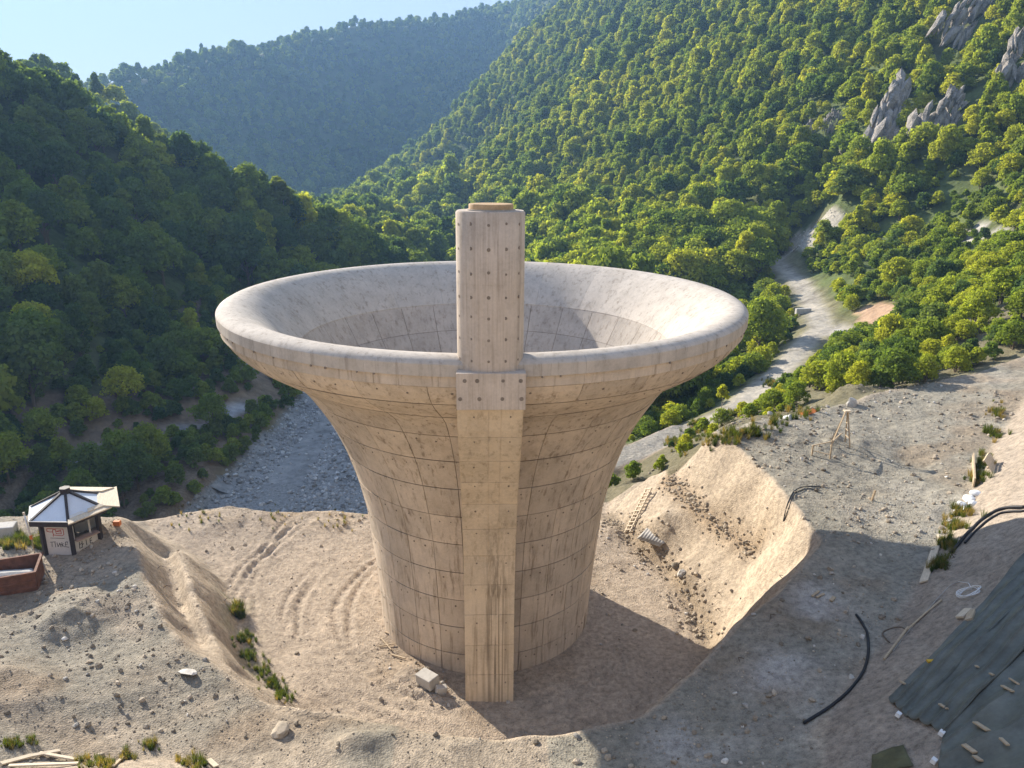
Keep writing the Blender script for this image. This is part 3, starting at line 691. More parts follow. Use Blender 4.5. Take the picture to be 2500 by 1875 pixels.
for j in range(len(svals)-1):
    for xo in (-.55, .72):
        y, z = rib_pt(svals[j]+.28*(svals[j+1]-svals[j])*(3 if j % 2 else 2.6), .032); disc((XC+xo+rr.uniform(-.04, .04), y, z), (0, -1, 0), rr.uniform(.025, .04))
for j in range(len(ROWS)-1):
    zc = ROWS[j+1]-.30
    for k in range(NSEG):
        a0 = (k+.5)*DA+.06
        if math.sin(a0) > .35: continue
        for da in (-.05, .04):
            a = a0+da+rr.uniform(-.012, .012); z = zc+rr.uniform(-.05, .05); r = interp(OUT, z)+.012; dr = (interp(OUT, z+.1)-interp(OUT, z-.1))/.2
            if rr.random() < .75: disc((r*math.cos(a), r*math.sin(a), z), (math.cos(a), math.sin(a), -dr), rr.uniform(.028, .048))
for k in range(60):
    a = math.pi+k*math.pi/60; r, z = (11.97, 16.3)
    if rr.random() < .3: disc((r*math.cos(a), r*math.sin(a), z), (math.cos(a), math.sin(a), 0), rr.uniform(.03, .05))
o = tv.build('tie_hole', M_tie, tower); o['kind'] = 'stuff'
# ------------------------------------------------------------------ vegetation
def leaf_mat(name, c, var=.3, trans=.52):
    t = NT(name); oi = t.new('ObjectInfo'); rnd = oi.outputs['Random']; geo = t.new('NewGeometry')
    at = t.new('Attribute', attribute_name='tint').outputs['Fac']
    pn = t.noise(oi.outputs['Location'], .03, 3, .6)
    k = t.math('ADD', t.math('MULTIPLY', rnd, .55), t.math('MULTIPLY', pn, .5))
    lo = (c[0]*.55, c[1]*.66, c[2]*.85); hi = (min(1, c[0]*1.5), c[1]*1.28, c[2]*1.05)
    col = t.ramp(k, [(.22, lo), (.5, c), (.85, hi)])
    col = t.mix(1.0, col, t.ramp(at, [(0, (1-var,)*3), (1, (1+var, 1+var, 1+var*.6))]), 'MULTIPLY')
    t.n.remove(t.b)
    d = t.new('BsdfDiffuse'); tr = t.new('BsdfTranslucent'); mx = t.new('MixShader'); mx.inputs[0].default_value = trans
    t.l(col, d.inputs[0]); t.l(t.mix(1.0, col, (1.25, 1.3, .6), 'MULTIPLY'), tr.inputs[0]); t.l(d.outputs[0], mx.inputs[1]); t.l(tr.outputs[0], mx.inputs[2]); t.l(mx.outputs[0], t.out.inputs[0])
    return t.m
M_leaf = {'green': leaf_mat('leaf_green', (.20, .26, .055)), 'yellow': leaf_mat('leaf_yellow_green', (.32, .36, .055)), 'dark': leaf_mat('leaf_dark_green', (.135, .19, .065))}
M_bark = simple_mat('bark', (.16, .125, .09), .9, .4, 3, stretch=(4, 4, .6))
M_palebark = simple_mat('pale_bark', (.34, .30, .25), .9, .35, 3, stretch=(4, 4, .6))
def crown_data(seed, nleaf, leaf, z0=.22, z1=1.0, rx=.36, nl=9, squash=.85, openness=.45):
    r = np.random.default_rng(seed); V = []; T = []
    lobes = []
    for k in range(nl):
        t = (k+.5)/nl; zc = z0+(z1-z0)*(.22+.62*t); w = rx*(1.0-.75*max(0, (t-.35)/.65)**1.5)
        a = k*2.4+r.uniform(-.4, .4); rad = w*r.uniform(.35, .75); lobes.append((rad*math.cos(a), rad*math.sin(a), zc, r.uniform(.17, .42)*rx*1.05))
    lobes.append((0, 0, z0+(z1-z0)*.45, rx*.72)); lobes.append((0, 0, z1-rx*.42, rx*.45))
    wts = np.array([l[3]**2 for l in lobes]); wts /= wts.sum(); ch = r.choice(len(lobes), nleaf, p=wts)
    d = r.normal(size=(nleaf, 3)); d /= np.linalg.norm(d, axis=1)[:, None]; d[:, 2] = np.where(d[:, 2] < -.35, -d[:, 2]*.8, d[:, 2])
    L = np.array(lobes); rad = L[ch, 3]*(1-openness*r.random(nleaf)**2)*(1+.30*(r.random(nleaf)-.4))
    P = L[ch, :3]+d*rad[:, None]*np.array([1, 1, squash])
    nrm = d+r.normal(size=(nleaf, 3))*.70+np.array([0, 0, .18]); nrm /= np.linalg.norm(nrm, axis=1)[:, None]
    a = np.cross(nrm, r.normal(size=(nleaf, 3))); a /= np.linalg.norm(a, axis=1)[:, None]+1e-9; b = np.cross(nrm, a)
    s = leaf*(.6+.8*r.random(nleaf)); e = .55+.5*r.random(nleaf)
    q = np.stack([P-a*s[:, None], P-b*(s*e)[:, None]+nrm*(s*.25)[:, None], P+a*s[:, None], P+b*(s*e)[:, None]+nrm*(s*.25)[:, None]], 1)
    lt = r.random(len(lobes)); tint = np.clip(.55*r.random(nleaf)+.45*lt[ch], 0, 1)
    return q.reshape(-1, 3), tint, lobes
def crown_mesh(name, mat, seed, nleaf, leaf, **kw):
    co, tint, lobes = crown_data(seed, nleaf, leaf, **kw); n = len(co)
    me = bpy.data.meshes.new(name); me.vertices.add(n); me.vertices.foreach_set('co', co.ravel())
    me.loops.add(n); me.loops.foreach_set('vertex_index', np.arange(n, dtype=np.int32))
    me.polygons.add(n//4); me.polygons.foreach_set('loop_start', np.arange(0, n, 4, dtype=np.int32)); me.polygons.foreach_set('loop_total', np.full(n//4, 4, np.int32)); me.update(calc_edges=True)
    at = me.attributes.new('tint', 'FLOAT', 'FACE'); at.data.foreach_set('value', tint.astype(np.float32)); me.materials.append(mat); return me, lobes
def trunk_mesh(name, mat, lobes, r0=.022, seed=1, stems=1):
    m = MB(); rn = random.Random(seed)
    for s in range(stems):
        bx, by = (rn.uniform(-.05, .05), rn.uniform(-.05, .05)) if stems > 1 else (0, 0)
        top = (rn.uniform(-.03, .03)+bx*2, rn.uniform(-.03, .03)+by*2, .78)
        m.tube([(bx, by, -.06), (bx*1.2+rn.uniform(-.02, .02), by*1.2, .2), (bx*1.6, by*1.6+rn.uniform(-.02, .02), .45), top], [r0*1.3, r0, r0*.7, r0*.25], 6)
    for l in lobes[:-2][::2]:
        zb = max(.15, l[2]-.22); m.tube([(0, 0, zb), (l[0]*.5, l[1]*.5, zb+.10), (l[0], l[1], l[2])], [r0*.55, r0*.4, r0*.12], 4)
    o = m.build(name, mat); me = o.data; bpy.data.objects.remove(o); return me
FORMS = {'round': dict(z0=.12, rx=.40, nl=22), 'tall': dict(z0=.18, rx=.25, nl=20), 'spreading': dict(z0=.24, rx=.46, nl=20, squash=.75)}
TREE = {}; FARP = []
sd_ = 0
for fi, (fn, kw) in enumerate(FORMS.items()):
    for ti, tn in enumerate(('green', 'yellow', 'dark')):
        sd_ += 1; cme, lobes = crown_mesh('crown', M_leaf[tn], 100+sd_, 3200, .024, **kw)
        TREE[fn, tn] = (cme, trunk_mesh('trunk', M_bark, lobes, .020, sd_))
pcol = bpy.data.collections.new('tree_models')
def far_proto(i, fn, tn, n, leaf):
    cme, lobes = crown_mesh('model_tree', M_leaf[tn], 300+i, n, leaf, **FORMS[fn]); o = bpy.data.objects.new('model_tree_%02d' % i, cme); pcol.objects.link(o)
i = 0
for fn in ('round', 'round', 'tall', 'spreading'):
    for tn in ('green', 'yellow', 'dark'):
        far_proto(i, fn, tn, 1500, .036); i += 1
NPROTO = i
def scatter(name, P, rz, scl, idx, coll, label=None, tilt=0.0, scl_z=None):
    me = bpy.data.meshes.new(name); n = len(P); me.vertices.add(n); me.vertices.foreach_set('co', np.asarray(P, np.float32).ravel())
    rot = np.zeros((n, 3), np.float32); rot[:, 2] = rz
    if tilt: rot[:, 0] = RNG.normal(size=n)*tilt; rot[:, 1] = RNG.normal(size=n)*tilt
    sc = np.repeat(np.asarray(scl, np.float32)[:, None], 3, 1)
    if scl_z is not None: sc[:, 2] *= scl_z
    a = me.attributes.new('rot', 'FLOAT_VECTOR', 'POINT'); a.data.foreach_set('vector', rot.ravel())
    a = me.attributes.new('scl', 'FLOAT_VECTOR', 'POINT'); a.data.foreach_set('vector', sc.ravel())
    a = me.attributes.new('idx', 'INT', 'POINT'); a.data.foreach_set('value', np.asarray(idx, np.int32))
    o = link(bpy.data.objects.new(name, me)); ng = bpy.data.node_groups.new('scatter_'+name, 'GeometryNodeTree')
    ng.interface.new_socket('Geometry', in_out='INPUT', socket_type='NodeSocketGeometry'); ng.interface.new_socket('Geometry', in_out='OUTPUT', socket_type='NodeSocketGeometry')
    N = ng.nodes; gi = N.new('NodeGroupInput'); go = N.new('NodeGroupOutput'); ip = N.new('GeometryNodeInstanceOnPoints'); ci = N.new('GeometryNodeCollectionInfo')
    ci.inputs['Collection'].default_value = coll; ci.inputs['Separate Children'].default_value = True; ci.inputs['Reset Children'].default_value = True
    def attr(nm, dt):
        x = N.new('GeometryNodeInputNamedAttribute'); x.data_type = dt; x.inputs['Name'].default_value = nm; return x.outputs[0]
    e2r = N.new('FunctionNodeEulerToRotation'); L = ng.links.new
    L(gi.outputs[0], ip.inputs['Points']); L(ci.outputs[0], ip.inputs['Instance']); ip.inputs['Pick Instance'].default_value = True
    L(attr('idx', 'INT'), ip.inputs['Instance Index']); L(attr('rot', 'FLOAT_VECTOR'), e2r.inputs[0]); L(e2r.outputs[0], ip.inputs['Rotation']); L(attr('scl', 'FLOAT_VECTOR'), ip.inputs['Scale']); L(ip.outputs[0], go.inputs[0])
    m = o.modifiers.new('scatter', 'NODES'); m.node_group = ng; o['kind'] = 'stuff'
    if label: o['label'] = label; 
    return o
def jgrid(x0, x1, y0, y1, st):
    x, y = np.meshgrid(np.arange(x0, x1, st), np.arange(y0, y1, st)); x = x.ravel()+RNG.uniform(-.42, .42, x.size)*st; y = y.ravel()+RNG.uniform(-.42, .42, y.size)*st; return x, y
def in_view(x, y, z, m=260, top=-500):
    px, py, dz = project(np.stack([x, y, z], -1)); return (dz > 5) & (px > -m) & (px < PW+m) & (py > top) & (py < PH+m)
left_poly = [p[:2] for p in LC]+[(-14, 108), (-24, 98), (-28, 78), (-27, 60), (-24, 50), (-30, 42), (-36, 32), (-60, 10), (-110, -10)]
CRAGS = [(1905, 330, 1955, 165, 78), (2015, 312, 2070, 200, 95), (1832, 335, 1848, 280, 34), (1740, 302, 1756, 262, 36), (1795, 285, 1806, 240, 44), (2065, 100, 2125, 0, 95), (2195, 175, 2225, 70, 75), (1870, 338, 1895, 270, 40)]
crag_xyz = []
for bx_, by_, tx_, ty_, w_ in CRAGS:
    p = hit(bx_*S_, by_*S_, 60); dd_ = np.linalg.norm(p-CAM); crag_xyz.append((p, hit((bx_+tx_)/2*S_, (by_+ty_)/2*S_, 60), w_*S_/F_PX*dd_, math.hypot(tx_-bx_, ty_-by_)*S_/F_PX*dd_))
def free(x, y):
    """where trees may stand"""
    ok = np.minimum(dist_poly(x, y, road_xy), dist_poly(x, y, br_xy)) > 3.4
    ok &= ~in_poly(x, y, RIVER); ok &= dist_poly(x, y, [(a-.95, b+.85) for a, b in path_xy]) > 2.6; ok &= dist_poly(x, y, RIVER+RIVER[:1]) > 3.0; ok &= ~((x > -31) & (x < -14) & (y < 40) & (y > 10))
    ok &= ~((x > -52) & (x < 14) & (y < 24+0*x) & (y > -60)); ok &= ~((x > 10) & (y < 19)); ok &= ~in_poly(x, y, SCREE); ok &= ~in_poly(x, y, REDS)
    ok &= ~in_poly(x, y, WS) | (RNG.random(x.shape) < .15)
    for p, pm, w_, h_ in crag_xyz: ok &= (np.hypot(x-pm[0], y-pm[1]) > w_*.55) & (np.hypot(x-p[0], y-p[1]) > w_*.45)
    return ok
pts = []
# left hill
x, y = jgrid(-150, 0, -15, 150, 3.3); pts.append((x, y, 'L'))
# spur behind and valley floor
x, y = jgrid(-230, 30, 150, 330, 4.6); pts.append((x, y, 'S'))
# right mountain side and valley trees
x, y = jgrid(0, 190, 20, 260, 2.3); pts.append((x, y, 'R'))
x, y = jgrid(-60, 340, 260, 760, 3.2); pts.append((x, y, 'R'))
x, y = jgrid(190, 330, -10, 260, 4.0); pts.append((x, y, 'R'))
# far mountain
x, y = jgrid(-480, 330, 330, 1010, 6.2); pts.append((x, y, 'F'))
AX = []; AY = []; AZn = []
for x, y, zn in pts:
    ok = free(x, y)
    if zn == 'F': ok &= ~((x > -60) & (y < 760) & (x > -60+(y-330)*.36))
    if zn == 'S': ok &= (y > 150)
    if zn == 'L': ok &= ~((x > -14) & (y > 100))
    x, y = x[ok], y[ok]; z = gz(x, y); v = in_view(x, y, z); AX.append(x[v]); AY.append(y[v]); AZn += [zn]*int(v.sum())
AX = np.concatenate(AX); AY = np.concatenate(AY); AZn = np.array(AZn); AZ = gz(AX, AY); nT = len(AX)
dist = np.hypot(AX, AY+36)
low = (AZn == 'R') & (((AX > 26) & (AY < 95)) | ((AX > 6) & (AY < 44)) | ((dist_poly(AX, AY, road_xy) < 6) & (AY < 80)))                     # bushy ground near the road gets shrubs instead
keep = ~low; AX, AY, AZ, AZn, dist = AX[keep], AY[keep], AZ[keep], AZn[keep], dist[keep]; nT = len(AX)
hgt = np.where(AZn == 'L', RNG.uniform(4.5, 8.5, nT), np.where(AZn == 'F', RNG.uniform(6, 9.5, nT), np.clip(RNG.lognormal(1.38, .30, nT), 2.0, 7.5)))
valley = (AZ < 4) & (AZn != 'F') & (AY > 88); hgt = np.where(valley, RNG.uniform(7, 11, nT), hgt)
hgt = np.where((AZn == 'R') & (dist > 300), hgt*1.2, hgt)
hgt = np.where((AZn == 'L') & (AX > -44) & (AY < 88), hgt*.62, hgt); hgt *= 1+.25*fbm(AX, AY, 22, 2, 6)
form = RNG.choice(3, nT, p=[.48, .27, .25])
pnz = fbm(AX, AY, 45, 3, 14)+.45*RNG.normal(size=nT)
tint = np.where(pnz > -.08, 1, 0); tint = np.where(pnz < -.62, 2, tint)
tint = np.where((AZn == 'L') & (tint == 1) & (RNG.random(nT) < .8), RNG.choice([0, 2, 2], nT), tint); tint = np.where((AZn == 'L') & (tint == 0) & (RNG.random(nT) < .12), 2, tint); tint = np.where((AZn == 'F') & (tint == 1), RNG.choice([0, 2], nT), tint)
rz = RNG.uniform(0, 6.28, nT)
# the trees that show largest become things of their own
px, py, dz = project(np.stack([AX, AY, AZ+hgt*.6], -1)); size = hgt*F_PX/np.maximum(dz, 1)
inside = (px > -20) & (px < PW+20) & (py > -30) & (py < PH)
vis = np.zeros(nT, bool)
cand = np.argsort(-np.where(inside, size, 0))[:900]
for i in cand:
    d = np.array([AX[i], AY[i], AZ[i]+hgt[i]*.8])-CAM; ts = np.linspace(.12, .985, 90); Q = CAM+ts[:, None]*d
    if (Q[:, 2] < gz(Q[:, 0], Q[:, 1])).any(): continue
    if abs(px[i]-1175) < 520 and 700 < py[i] < 1500: continue        # behind the tower
    vis[i] = True
big = [i for i in cand if vis[i]][:290]
tints = ('green', 'yellow', 'dark'); forms = ('round', 'tall', 'spreading')
TN = {'green': 'mid-green', 'yellow': 'yellow-green', 'dark': 'dark green'}
FN = {'round': 'round-crowned', 'tall': 'narrow upright', 'spreading': 'wide flat-crowned'}
ZN = {'L': ('on the shaded hillside across the river', 'trees on the shaded hillside'), 'S': ('on the spur behind the shaded hill', 'trees on the spur'), 'R': ('on the sunlit mountainside', 'trees on the sunlit mountainside'), 'F': ('on the far mountain', 'trees on the far mountain')}
def tree_thing(x, y, z, h, fn, tn, rz_, label, group, wide=1.0, name='tree'):
    t = empty(name, (x, y, z), rz_, label, 'tree', group); t.scale = (h*wide, h*wide, h)
    c, tr = TREE[fn, tn]
    link(bpy.data.objects.new('trunk', tr), t); link(bpy.data.objects.new('crown', c), t); return t
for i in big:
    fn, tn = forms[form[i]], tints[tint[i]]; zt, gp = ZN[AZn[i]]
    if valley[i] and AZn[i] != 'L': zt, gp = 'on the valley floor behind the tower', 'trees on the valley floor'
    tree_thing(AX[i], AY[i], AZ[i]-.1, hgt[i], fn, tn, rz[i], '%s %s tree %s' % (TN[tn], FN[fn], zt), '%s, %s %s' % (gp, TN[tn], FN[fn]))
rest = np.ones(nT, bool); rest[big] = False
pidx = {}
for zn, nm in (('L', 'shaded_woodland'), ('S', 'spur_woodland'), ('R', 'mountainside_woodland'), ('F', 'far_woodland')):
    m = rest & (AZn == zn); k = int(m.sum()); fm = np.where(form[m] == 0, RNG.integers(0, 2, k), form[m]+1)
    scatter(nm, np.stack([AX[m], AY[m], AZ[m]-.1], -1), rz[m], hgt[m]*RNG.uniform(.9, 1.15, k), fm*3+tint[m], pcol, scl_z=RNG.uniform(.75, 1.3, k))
print('trees', nT, 'single', len(big))
# the pale tree with bare stems on the shaded hill, and the round tree beside the rim
p = hit(612*S_, 520*S_, 60)
cme, lb = crown_mesh('crown', leaf_mat('leaf_pale', (.19, .20, .045)), 77, 2600, .026, z0=.50, rx=.24, nl=8, squash=.7, openness=.5)
t = empty('tree', (p[0], p[1], p[2]-.3), 0, 'pale yellow-green tree with two bare white stems on the shaded hillside', 'tree'); t.scale = (11, 11, 11)
link(bpy.data.objects.new('trunk', trunk_mesh('trunk', M_palebark, lb, .013, 5, 2)), t); link(bpy.data.objects.new('crown', cme), t)
p = at_d(1640*S_, 742*S_, 98); p[2] = gz1(p[0], p[1])
tree_thing(p[0], p[1], p[2]-.3, 8.2, 'round', 'yellow', 1.0, 'large round yellow-green tree beside the bend of the valley road', None, .95)
for q_, (tx_, ty_, th_) in enumerate(((-35.6, 8.0, 11.0), (-42.0, 8.5, 11.5))):
    tree_thing(tx_, ty_, gz1(tx_, ty_)-.1, th_, 'round', 'green', 1.0+q_, ('nearer' if q_ == 0 else 'farther')+' tall tree at the left end of the terrace past the skip', None, .95)
p = hit(1556*S_, 905*S_, 40)
t = empty('tree', (p[0], p[1], p[2]-.1), 0, 'thin bare-stemmed sapling at the edge of the debris terrace', 'tree'); t.scale = (3.6, 3.6, 3.6)
cme, lb = crown_mesh('crown', M_leaf['yellow'], 78, 420, .035, z0=.5, rx=.2, nl=6, openness=.6)
link(bpy.data.objects.new('trunk', trunk_mesh('trunk', M_palebark, lb, .012, 6)), t); link(bpy.data.objects.new('crown', cme), t)

# shrubs
BUSH = []
for k, tn in enumerate(('yellow', 'yellow', 'green', 'yellow', 'dark')):
    cme, lobes = crown_mesh('foliage', M_leaf[tn], 500+k, 2600, .032, z0=.0, rx=.52, nl=18, squash=.85, openness=.5); BUSH.append((cme, trunk_mesh('stem', M_bark, lobes, .016, k, 3), tn))
def shrub(x, y, z, h, k, label, group, wide=1.0):
    t = empty('shrub', (x, y, z-.08*h), random.uniform(0, 6.3), label, 'shrub', group); t.scale = (h*wide, h*wide, h)
    link(bpy.data.objects.new('stem', BUSH[k][1]), t); link(bpy.data.objects.new('foliage', BUSH[k][0]), t); return t
x, y = jgrid(10, 110, 17, 100, 1.7)
rdd = np.minimum(dist_poly(x, y, road_xy), dist_poly(x, y, br_xy)); zz = gz(x, y)
ppx, ppy, pz = project(np.stack([x, y, zz], -1))
be_y = np.interp(x, [p[0] for p in BE[::-1]], [p[1] for p in BE[::-1]])
ok = (rdd > 2.7) & (y > be_y+1.0) & (x > 16) & ((x > 26) | (y > 22)) & (y < 100) & (ppx < PW+150) & (ppx > 1300) & ~in_poly(x, y, REDS) & ~(in_poly(x, y, WS) & (RNG.random(x.size) < .8)) & ~in_poly(x, y, SCREE)
ok &= (RNG.random(x.size) < np.clip(.85+.7*fbm(x, y, 7, 2, 3), .2, 1))
x, y, zz, rdd, ppx, ppy = x[ok], y[ok], zz[ok], rdd[ok], ppx[ok], ppy[ok]
def hides_road(x, y, z, h):
    R3 = np.array([np.array(a)+(np.array(b)-np.array(a))*t for a, b in zip(ROAD[2:-1], ROAD[3:]) for t in np.linspace(0, 1, 8)]); rx_, ry_, rz_ = project(R3)
    bx_, by_, bz_ = project(np.stack([x, y, z], -1)); tx_, ty_, _ = project(np.stack([x, y, z+h], -1)); hw = h*.45*F_PX/np.maximum(bz_, 1); cov = np.zeros(len(x), bool)
    for a, b, c in zip(rx_, ry_, rz_): cov |= (abs(bx_-a) < hw+6) & (ty_ < b+4) & (by_ > b) & (bz_ < c)
    return cov
bh = np.clip(RNG.lognormal(.62, .35, len(x)), .8, 4.2)*np.clip(.55+rdd/9, .6, 1.15)
hid = hides_road(x, y, zz, bh); bh = np.where(hid, bh*.55, bh); kk = ~(hides_road(x, y, zz, bh) & (RNG.random(len(x)) < .72)); x, y, zz, rdd, ppx, ppy, bh = x[kk], y[kk], zz[kk], rdd[kk], ppx[kk], ppy[kk], bh[kk]
sz = bh/np.hypot(x, y+36)*((ppx > 0) & (ppx < PW)); order = np.argsort(-sz)
BT = {'yellow': 'yellow-green leafy shrub', 'green': 'mid-green leafy shrub', 'dark': 'dark green leafy shrub'}
for q, i in enumerate(order[:285]):
    k = int(RNG.integers(0, 5)); tn = BUSH[k][2]
    zt = 'below the valley road' if (x[i] < np.interp(y[i], [p[1] for p in road_xy], [p[0] for p in road_xy])) else ('on the slope behind the bench' if x[i] > 46 else 'between the bench and the valley road')
    shrub(x[i], y[i], zz[i], bh[i], k, '%s %s' % (BT[tn], zt), '%s %s' % (BT[tn], zt), float(RNG.uniform(.8, 1.25)))
scol = bpy.data.collections.new('shrub_models')
for k in range(5):
    cme, _ = crown_mesh('model_shrub', M_leaf[BUSH[k][2]], 520+k, 900, .06, z0=.0, rx=.52, nl=9, squash=.85, openness=.5); scol.objects.link(bpy.data.objects.new('model_shrub_%d' % k, cme))
ii = order[285:]
if len(ii): scatter('scrub', np.stack([x[ii], y[ii], zz[ii]-.1], -1), RNG.uniform(0, 6, len(ii)), bh[ii], RNG.integers(0, 5, len(ii)), scol)
print('shrubs', len(x))
# understorey on river banks and below the road, weeds and grass
x, y = jgrid(-70, 45, 10, 100, 1.35); rdd = np.minimum(dist_poly(x, y, road_xy), dist_poly(x, y, br_xy)); zz = gz(x, y)
ok = (rdd > 2.3) & ~in_poly(x, y, RIVER) & ((x < -18) | (x > 5)) & ~((x > 10) & (y < 18)) & ((x < 24) | (rdd < 9)) & (zz < 4.5) & (dist_poly(x, y, [(a-.95, b+.85) for a, b in path_xy]) > 1.5) & (RNG.random(x.size) < np.where(x < -18, np.clip(.85+.8*fbm(x, y, 6, 2, 9), .3, 1), np.clip(.35+.9*fbm(x, y, 6, 2, 9), .03, .8))) & ~((x > -31) & (x < -14) & (y < 24))
x, y, zz = x[ok], y[ok], zz[ok]; kk = ~hides_road(x, y, zz, 1.3+0*x); x, y, zz = x[kk], y[kk], zz[kk]; scatter('undergrowth', np.stack([x, y, zz-.05], -1), RNG.uniform(0, 6, len(x)), np.where(x < -15, RNG.uniform(.7, 2.3, len(x)), RNG.uniform(.5, 1.6, len(x))), np.where(x < -15, RNG.choice([2, 4], len(x)), RNG.integers(0, 5, len(x))), scol)
def tuft_mesh(name, mat, seed, n=46, w=.018):
    r = random.Random(seed); m = MB()
    for _ in range(n):
        a = r.uniform(0, 6.28); rad = r.uniform(0, .22); bx, by = rad*math.cos(a), rad*math.sin(a); h = r.uniform(.45, 1.0); ln = r.uniform(.1, .45); b = a+r.uniform(-.8, .8)
        dx, dy = math.cos(b)*ln, math.sin(b)*ln; px_, py_ = -math.sin(b)*w, math.cos(b)*w
        m.add([(bx-px_, by-py_, 0), (bx+px_, by+py_, 0), (bx+dx*.4+px_*.8, by+dy*.4+py_*.8, h*.65), (bx+dx*.4-px_*.8, by+dy*.4-py_*.8, h*.65), (bx+dx, by+dy, h)], [(0, 1, 2, 3), (3, 2, 4)])
    me = bpy.data.meshes.new(name); me.from_pydata(m.v, [], m.f); me.materials.append(mat); me.update(); return me
M_grass = leaf_mat('grass_green', (.13, .165, .035)); M_dry = leaf_mat('grass_dry', (.34, .27, .11))
gcol = bpy.data.collections.new('grass_models')
for k in range(4): gcol.objects.link(bpy.data.objects.new('model_grass_%d' % k, tuft_mesh('model_grass', M_grass if k < 2 else M_dry, k, 40)))
def grass(px_list, n, spread, hmin, hmax, dry=.3):
    P = []
    for _ in range(n):
        a, b = random.choice(px_list); h = hit(a+random.gauss(0, spread), b+random.gauss(0, spread*.6))
        if h is not None: P.append(h)
    return P, [random.uniform(hmin, hmax) for _ in P], [random.choice((2, 3)) if random.random() < dry else random.choice((0, 1)) for _ in P]
GP = []; GS = []; GI = []
for args in (([(2310, 1330), (2330, 1290), (2345, 1255), (2400, 1130), (2385, 1170), (2430, 1010), (2290, 1385), (2420, 1060)], 230, 14, .25, .55, .4), ([(595, 1560), (610, 1600), (640, 1640), (665, 1670), (690, 1700)], 190, 13, .16, .4, .1),
             ([(583, 1490), (585, 1505)], 46, 5, .35, .75, .5), ([(60, 1320), (40, 1325), (20, 1335), (90, 1325)], 90, 14, .25, .6, .25), ([(45, 1815), (75, 1810), (20, 1820)], 46, 9, .12, .28, .3), ([(220, 1865), (260, 1870), (310, 1850), (365, 1820), (450, 1865), (480, 1870)], 150, 13, .12, .34, .5),
             ([(1740, 1075), (1800, 1065), (1850, 1055), (1900, 1030), (1960, 1010), (1660, 1090), (1700, 1060)], 180, 16, .3, .7, .3), ([(1880, 935), (1700, 1035), (1790, 1015), (1640, 1080)], 160, 8, .3, .6, .35), ([(480, 1265), (830, 1262), (700, 1255)], 60, 30, .15, .35, .9)):
    a, b, c = grass(*args); GP += a; GS += b; GI += c
scatter('grass', np.array(GP), RNG.uniform(0, 6, len(GP)), GS, GI, gcol)

# ------------------------------------------------------------------ loose stone
def rock_mesh(name, mat, seed, sub=1, amp=.28, squash=(1, 1, .7)):
    bm = bmesh.new(); bmesh.ops.create_icosphere(bm, subdivisions=sub, radius=.5); r = random.Random(seed)
    ax = [Vector((r.uniform(-1, 1), r.uniform(-1, 1), r.uniform(-1, 1))).normalized() for _ in range(7)]; lim = [r.uniform(.28, .44) for _ in ax]
    for v in bm.verts:
        for a, l in zip(ax, lim):
            d = v.co.dot(a)
            if d > l: v.co -= a*(d-l)
        v.co *= 1+r.uniform(-amp, amp)*.35; v.co = Vector((v.co.x*squash[0], v.co.y*squash[1], v.co.z*squash[2]))
    me = bpy.data.meshes.new(name); bm.to_mesh(me); bm.free(); me.materials.append(mat); return me
def stone_mat(name, c):
    t = NT(name); oi = t.new('ObjectInfo').outputs['Random']; tc = t.new('TexCoord').outputs['Object']; n = t.noise(tc, 4, 4, .6)
    col = t.ramp(oi, [(0, tuple(x*.55 for x in c)), (.45, c), (.8, tuple(min(1, x*1.25) for x in c)), (1, tuple(min(1, x*1.7) for x in c))])
    col = t.mix(1.0, col, t.ramp(n, [(.3, (.7, .7, .7)), (.7, (1.2, 1.2, 1.2))]), 'MULTIPLY'); t.l(col, t.b.inputs['Base Color']); t.b.inputs['Roughness'].default_value = .9; return t.m
M_stone = stone_mat('stone_brown', (.33, .275, .205)); M_cobble = stone_mat('stone_grey', (.33, .335, .33)); M_pale = stone_mat('stone_pale', (.46, .43, .38))
def rock_coll(name, mat, s0):
    c = bpy.data.collections.new(name)
    for k in range(5): c.objects.link(bpy.data.objects.new('%s_%d' % (name, k), rock_mesh(name, mat, s0+k, 2 if k == 0 else 1)))
    return c
rc_brown = rock_coll('model_brown_stone', M_stone, 1); rc_grey = rock_coll('model_grey_stone', M_cobble, 20); rc_pale = rock_coll('model_pale_stone', M_pale, 40)
def stones(name, x, y, lo, hi, coll, p=2.5):
    z = gz(x, y); s = lo+(hi-lo)*RNG.random(len(x))**p
    return scatter(name, np.stack([x, y, z+s*.12], -1), RNG.uniform(0, 6, len(x)), s, RNG.integers(0, 5, len(x)), coll, tilt=.5)
# river cobbles
x, y = jgrid(-28, 4, 19, 75, .42); z = gz(x, y); track = np.abs((x-(-20.5+(y-24)*.055))) ; k = in_poly(x, y, RIVER) & (z < -6.9) & (RNG.random(x.size) < np.where(track < 1.6, .12, .95)) ; stones('river_cobbles', x[k], y[k], .14, .62, rc_grey, 2.2)
